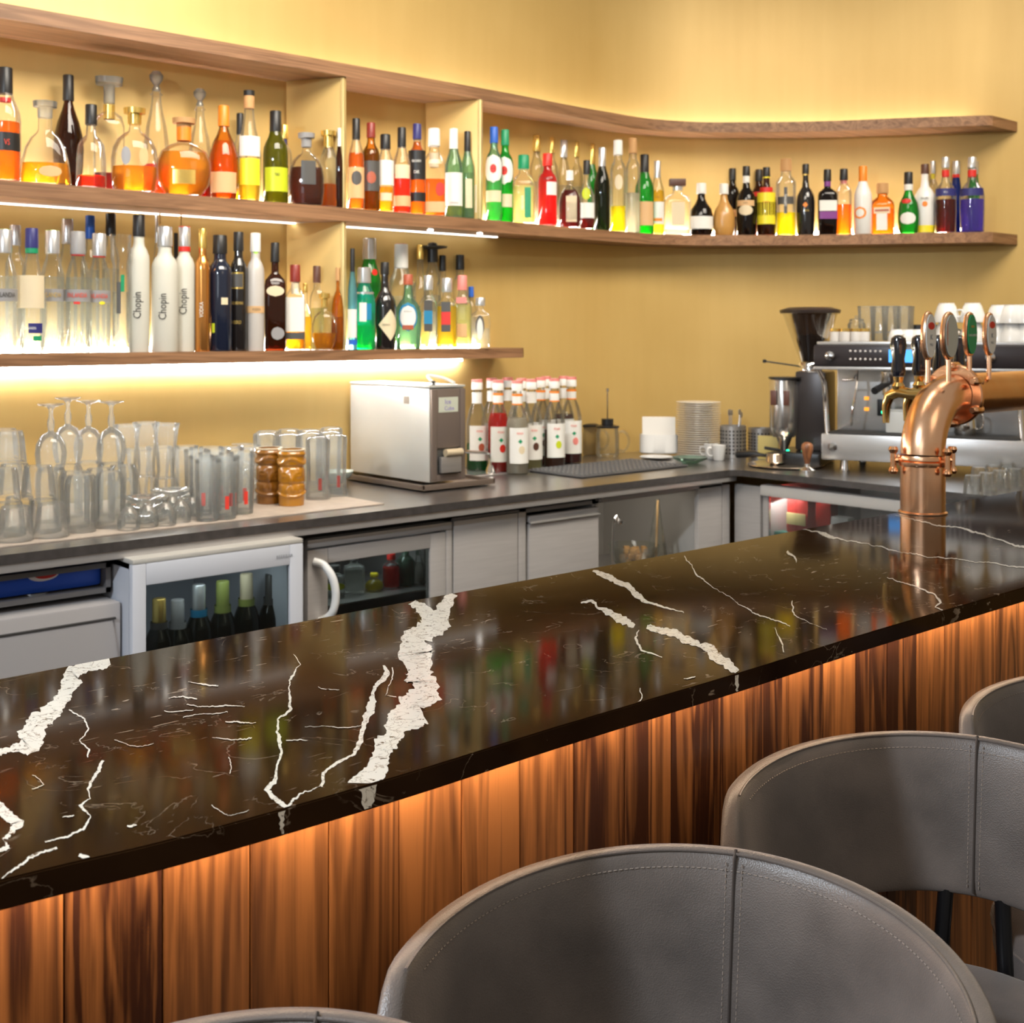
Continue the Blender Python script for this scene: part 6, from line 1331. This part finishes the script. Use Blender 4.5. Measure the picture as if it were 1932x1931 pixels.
# second flange joint further along
fl = bmesh.new(); M1 = Matrix.Translation((.56, 0, zh)) @ Matrix.Rotation(R(90), 4, 'Y'); lathe_bm(fl, [(PR, 0), (PR * 1.3, 0), (PR * 1.3, .012), (PR, .012)], 40); bmesh.ops.transform(fl, matrix=M1, verts=fl.verts); from_bm('flange', fl, COP, TW)
tube('upright_pipe', [(1.10, 0, 0), (1.10, 0, zh - PR * .8)], PR, COP, TW, 32)
BW = pc('badge_white', (.78, .76, .72), .25); BGr = pc('badge_green', (.01, .30, .12), .25); BGy = pc('badge_grey', (.52, .53, .48), .25)
for i, (px, col) in enumerate(((1751, BW), (1790, BGy), (1829, BGr), (1866, BW))):
    p_, l = on_y(px, b0.y - .035); x_ = p_.x - b0.x; cz = zat(634 if i < 2 else 631, l) - Z_BAR - .001; a_, b_ = .0205 if i != 1 else .0265, .0475 if i < 2 else .045
    BD = tag(empty('tap_badge_', (0, 0, 0))) if False else None
    bm = bmesh.new()
    tube_bm(bm, [(x_, -.035, cz - b_ + .003), (x_, -.035, zh + PR * .70)], .005, 8)
    from_bm('badge_stem', bm, COP, TW)
    bm = bmesh.new(); lathe_bm(bm, [(.001, -.005), (1, -.005), (1.05, -.002), (1.05, .002), (1, .005), (.001, .005)], 40)
    M2 = Matrix.Translation((x_, -.035, cz)) @ Matrix.Rotation(R(90), 4, 'X') @ Matrix.Diagonal((a_, b_, 1, 1)); bmesh.ops.transform(bm, matrix=M2, verts=bm.verts)
    rim = from_bm('tap_badge', bm, COP, TW, angle=50)
    bm = bmesh.new(); lathe_bm(bm, [(.001, -.0010), (1, -.0010), (1, .0010), (.001, .0010)], 40); M2 = Matrix.Translation((x_, -.0415, cz)) @ Matrix.Rotation(R(90), 4, 'X') @ Matrix.Diagonal((a_ * .92, b_ * .92, 1, 1)); bmesh.ops.transform(bm, matrix=M2, verts=bm.verts)
    f_ = from_bm('badge_face', bm, col, rim, smooth=False)
    TX = lambda s, sz, dz, ink, rot=0, dx=0: flat_text('lettering', s, sz * .8, ink, rim, Matrix.Translation((x_ + dx, -.0430, cz + dz)) @ Matrix.Rotation(R(90), 4, 'X') @ Matrix.Rotation(R(rot), 4, 'Z'))
    if i in (0, 3):
        bm = bmesh.new(); M2 = Matrix.Translation((x_, -.0427, cz + .020)) @ Matrix.Rotation(R(90), 4, 'X') @ Matrix.Diagonal((.012, .0075, 1, 1)); lathe_bm(bm, [(.001, -.0003), (1, -.0003), (1, .0003), (.001, .0003)], 24); bmesh.ops.transform(bm, matrix=M2, verts=bm.verts); from_bm('red_mark', bm, PC['red'], rim)
        TX('K', .018, -.003, INKB); TX('PILS', .009, -.018, INKB)
    if i == 1: TX('STAROPRAMEN', .009, .006, INKR, 90, -.018)
    if i == 2: TX('CARLSBERG', .0085, -.002, INKW); TX('BEER', .008, .016, pc('orange_dot', (.9, .4, .05)))
for i, px in enumerate((1695, 1734, 1772, 1809)):
    p_, l = on_y(px, b0.y + .105); x_ = p_.x - b0.x; y_ = .105
    TP_ = tube('tap_body', [(x_, PR * .8, zh), (x_, PR + .03, zh), (x_, y_, zh + .004), (x_, y_ + .022, zh - .006), (x_ , y_ + .030, zh - .03), (x_, y_ + .030, zh - .065)], [.012, .012, .013, .012, .009, .007], BRS, TW, 14)
    lathe('collar', [(.001, zh + .008), (.012, zh + .008), (.014, zh + .016), (.009, zh + .024), (.011, zh + .036), (.001, zh + .037)], BRS, TP_, 16).location = (x_, y_, 0)
    lathe('tap_handle', [(.001, zh + .0375), (.012, zh + .0375), (.0155, zh + .05), (.013, zh + .075), (.018, zh + .105), (.015, zh + .120), (.007, zh + .126), (.001, zh + .127)], pbr('handle_black', (.008, .009, .016), .12, coat=.7), TP_, 18).location = (x_, y_, 0)

# ------------------------------------------------------------ inside the fridges and the corner cabinet
def fb(px, Y, z0, r, h, style, glass, liq, cap, labs, label, group=None):
    g, l = on_y(px, Y); return bottle((g.x, Y, z0), math.atan2(-g.y, -g.x) + R(90), r, h, style, glass, liq, .6, cap, labs, label, group, cat='bottle')
zrk = Z(410, 1046, 2.71) - .1935
zr0 = .53
box('fridge_shelf', WF.location.x - h + 0 if False else X(256, 2.71) , X(566, 2.71), 2.80, 3.2, zr0 - .004, zr0 - .0005, STEEL, bev=0); tag(bpy.data.objects['fridge_shelf'], 'wire shelf inside the white fridge', 'shelf')
for i, (px, hh, cap, lab, lb) in enumerate(((300, .20, 'gold', 'dgrey', 'dark bottle with gold top at the left inside the white fridge'), (335, .19, 'grey', 'grey', 'dark bottle with grey label inside the white fridge, second from left'), (375, .22, 'silver', 'teal', 'bottle with pale silver-blue foil inside the white fridge'), (420, .22, 'olive', 'olive', 'green wine bottle with yellow-green foil neck inside the white fridge'), (465, .23, 'cream', 'olive', 'green bottle with white top and pale green foil inside the white fridge'), (512, .22, 'dgrey', 'dgrey', 'dark green bottle at the right inside the white fridge'))):
    fb(px, 2.86, zr0, .036, hh + .06, 'wine', 'dg', None, cap, [('b', lab if lab in PC else 'grey', .60, .78, .60), ('p', 'cream', .2, .42, 40)], lb)
zs2 = Z(715, 1120, 2.86)
box('fridge_shelf', X(600), X(830), 2.82, 3.3, zs2 - .004, zs2 - .0005, STEEL, bev=0); tag(bpy.data.objects['fridge_shelf.001'], 'wire shelf inside the steel fridge with glass door', 'shelf')
for px, r, hh, st, gl, lq, cap, labs, lb in ((632, .028, .09, 'squat', 'c', 'water', 'dgrey', [('p', 'lime', .25, .5, 50, 'oval')], 'small jar with yellow-green dot inside the steel fridge'), (668, .030, .12, 'square', 'c', 'water', 'grey', [], 'clear square bottle inside the steel fridge'), (706, .028, .05, 'gourd', 'c', 'yellow', 'yellow', [], 'small yellow bottle inside the steel fridge'), (738, .026, .10, 'spirit', 'c', 'scarlet', 'red', [], 'small red bottle inside the steel fridge'), (765, .028, .13, 'shoulder', 'lg', 'dred', 'green', [], 'rosy bottle with green cap inside the steel fridge'), (790, .02, .10, 'slim', 'c', 'water', 'silver', [], 'thin clear bottle at the right inside the steel fridge')):
    fb(px, 2.90, zs2, r, hh, st, gl, lq, cap, labs, lb)
# corner cabinet contents
g, l = on_y(1196, 3.02); BO = tag(empty('glass_bowl', (g.x, 3.02, ZC + .0005)), 'wide glass bowl of brown sugar cubes in the corner cabinet', 'bowl'); lathe('bowl', [(.001, .004), (.04, .002), (.07, .02), (.088, .06), (.092, .085), (.088, .085), (.06, .02), (.001, .008)], TG, BO, 32, close=False)
SUG = pbr('brown_sugar', (.62, .36, .14), .7, bump=.6, bscale=90); sm = None
for k in range(26):
    a = random.uniform(0, 6.28); q = random.uniform(0, .055); lvl = k // 9
    if sm is None: sm = box('sugar_cube', -.010, .010, -.008, .008, -.008, .008, SUG, bev=.0015); o = sm
    else: o = sm.copy(); C.objects.link(o)
    a = (k % 9) * 2.4; q = .017 * math.sqrt(k % 9) + .004; o.location = (g.x + q * math.cos(a + lvl), 3.02 + q * math.sin(a + lvl), ZC + .025 + lvl * .021); o.rotation_euler = (0, 0, a)
    tag(o, 'brown sugar cube in the glass bowl of the corner cabinet', 'sugar cube', 'brown sugar cubes in the glass bowl')
g, l = on_y(1240, 2.95); CF = tag(empty('conical_carafe', (g.x, 2.95, ZC + .0005)), 'tall conical glass carafe right of the sugar bowl in the corner cabinet', 'carafe'); hh = zat(942, l) - ZC
lathe('flask', [(.001, .003), (.038, .002), (.042, .02), (.032, hh * .35), (.012, hh * .85), (.008, hh)], TG, CF, 28, close=False)
tag(tube('wooden_stick', [(g.x - .008, 2.95, ZC + .01), (g.x + .003, 2.95, ZC + hh * .98)], .0045, pc('pale_wood', (.62, .38, .16), .6)), 'pale wooden stick standing in the conical carafe', 'stick')
g, l = on_y(1156, 2.90); o = tag(empty('sugar_tongs', (g.x, 2.90, ZC + .0005)), 'curved chrome ladle standing at the left side of the corner cabinet', 'ladle'); hh = zat(975, l) - ZC
tube('stem', spline([(0, 0, .0), (0, 0, hh * .6), (.006, 0, hh * .9), (.022, 0, hh), (.034, 0, hh * .92)], 6), .004, CHROME, o, 8); lathe('cup', [(.001, hh * .86), (.012, hh * .88), (.016, hh * .93), (.014, hh * .93)], CHROME, o, 16, close=False).location = (.034, 0, 0)
# unseen fill lights added under the ceilings of the two glass-door fridges
for nm, fx_, fy_, fz_ in (('white_fridge_fill', X(410, 2.71), 2.80, Z(410, 1046, 2.71) - .03), ('steel_fridge_fill', X(715), 2.90, .87)):
    area(nm, (fx_, fy_, fz_), (fx_, fy_ + .12, .3), .30, .35, (.85, .95, 1), .04)
area('corner_cabinet_fill', (X(1240), 2.90, .88), (X(1240), 3.2, .6), .3, .5, (1, .95, .85), .04)  # added fill light to lift the dark interior, not a fitting of the cabinet
area('produce_fridge_fill', (3.60, 2.62, .868), (3.66, 2.4, .5), .12, .8, (.95, 1, .95), .12)  # unseen fill light added to brighten the packs
# produce fridge contents
def pack(px, xx, wz, h, cols, lb, d=.05):
    p_, l = on_x(px, xx); z0 = ZP + .0005; o = tag(empty('food_pack', (xx, p_.y, z0)), lb, 'pack')
    bm = bmesh.new(); r_ = bmesh.ops.create_cube(bm, size=1)
    for v in bm.verts: v.co = Vector((v.co.x * d, v.co.y * wz, (v.co.z + .5) * h))
    bmesh.ops.subdivide_edges(bm, edges=bm.edges, cuts=4, use_grid_fill=True)
    for v in bm.verts:
        k = 1 - .35 * max(0, abs(v.co.z / h - .5) * 2 - .55) ; v.co.x *= k * (1 + .12 * math.sin(v.co.y * 90 + v.co.z * 70)); v.co.y *= (1 + .03 * math.sin(v.co.z * 120))
    from_bm('bag', bm, cols[0], o, angle=60)
    if len(cols) > 1: box('printed_band', -d * .68, -d * .60, -wz * .47, wz * .47, h * .45, h * .70, cols[1], o, .002)
RD = pc('red_foil', (.55, .03, .02), .3); YE = pc('cream_band', (.75, .62, .25), .5); TE = pc('teal_pack', (.02, .16, .12), .4); WHp = pc('white_pack', (.75, .74, .70), .4); GNp = pc('leaf_green', (.20, .45, .06), .5)
pack(1462, 3.66, .07, .165, [RD, YE], 'red snack bag with yellow band, leftmost in the right-hand fridge')
pack(1512, 3.62, .085, .165, [RD, YE], 'red snack bag with cream band, largest in the right-hand fridge')
pack(1560, 3.70, .06, .15, [RD], 'plain red bag in the right-hand fridge')
pack(1590, 3.64, .065, .115, [WHp, GNp], 'white tub with green band in the right-hand fridge')
p_, l = on_x(1640, 3.66); LE = tag(empty('lettuce', (3.66, p_.y, ZP + .0005)), 'leafy green lettuce in the right-hand fridge', 'lettuce')
for k in range(14):
    a = k * 2.4; bm = bmesh.new(); n = 7; gv = [[bm.verts.new(((i / n - .5) * .07, .012 * math.sin(i * 1.9 + j), j / n * .10 + .01 * math.sin(i * 2.2))) for i in range(n + 1)] for j in range(n + 1)]
    for j in range(n):
        for i in range(n): bm.faces.new((gv[j][i], gv[j][i + 1], gv[j + 1][i + 1], gv[j + 1][i]))
    bmesh.ops.transform(bm, matrix=Matrix.Rotation(a, 4, 'Z') @ Matrix.Translation((0, .015 + .001 * k, .004)) @ Matrix.Rotation(R(-8 - k * 1.5), 4, 'X'), verts=bm.verts)
    from_bm('leaf', bm, GNp if k % 3 else pc('pale_leaf', (.45, .60, .30), .5), LE)
pack(1490, 3.59, .10, .045, [TE], 'flat dark green box in front of the red bags in the right-hand fridge')
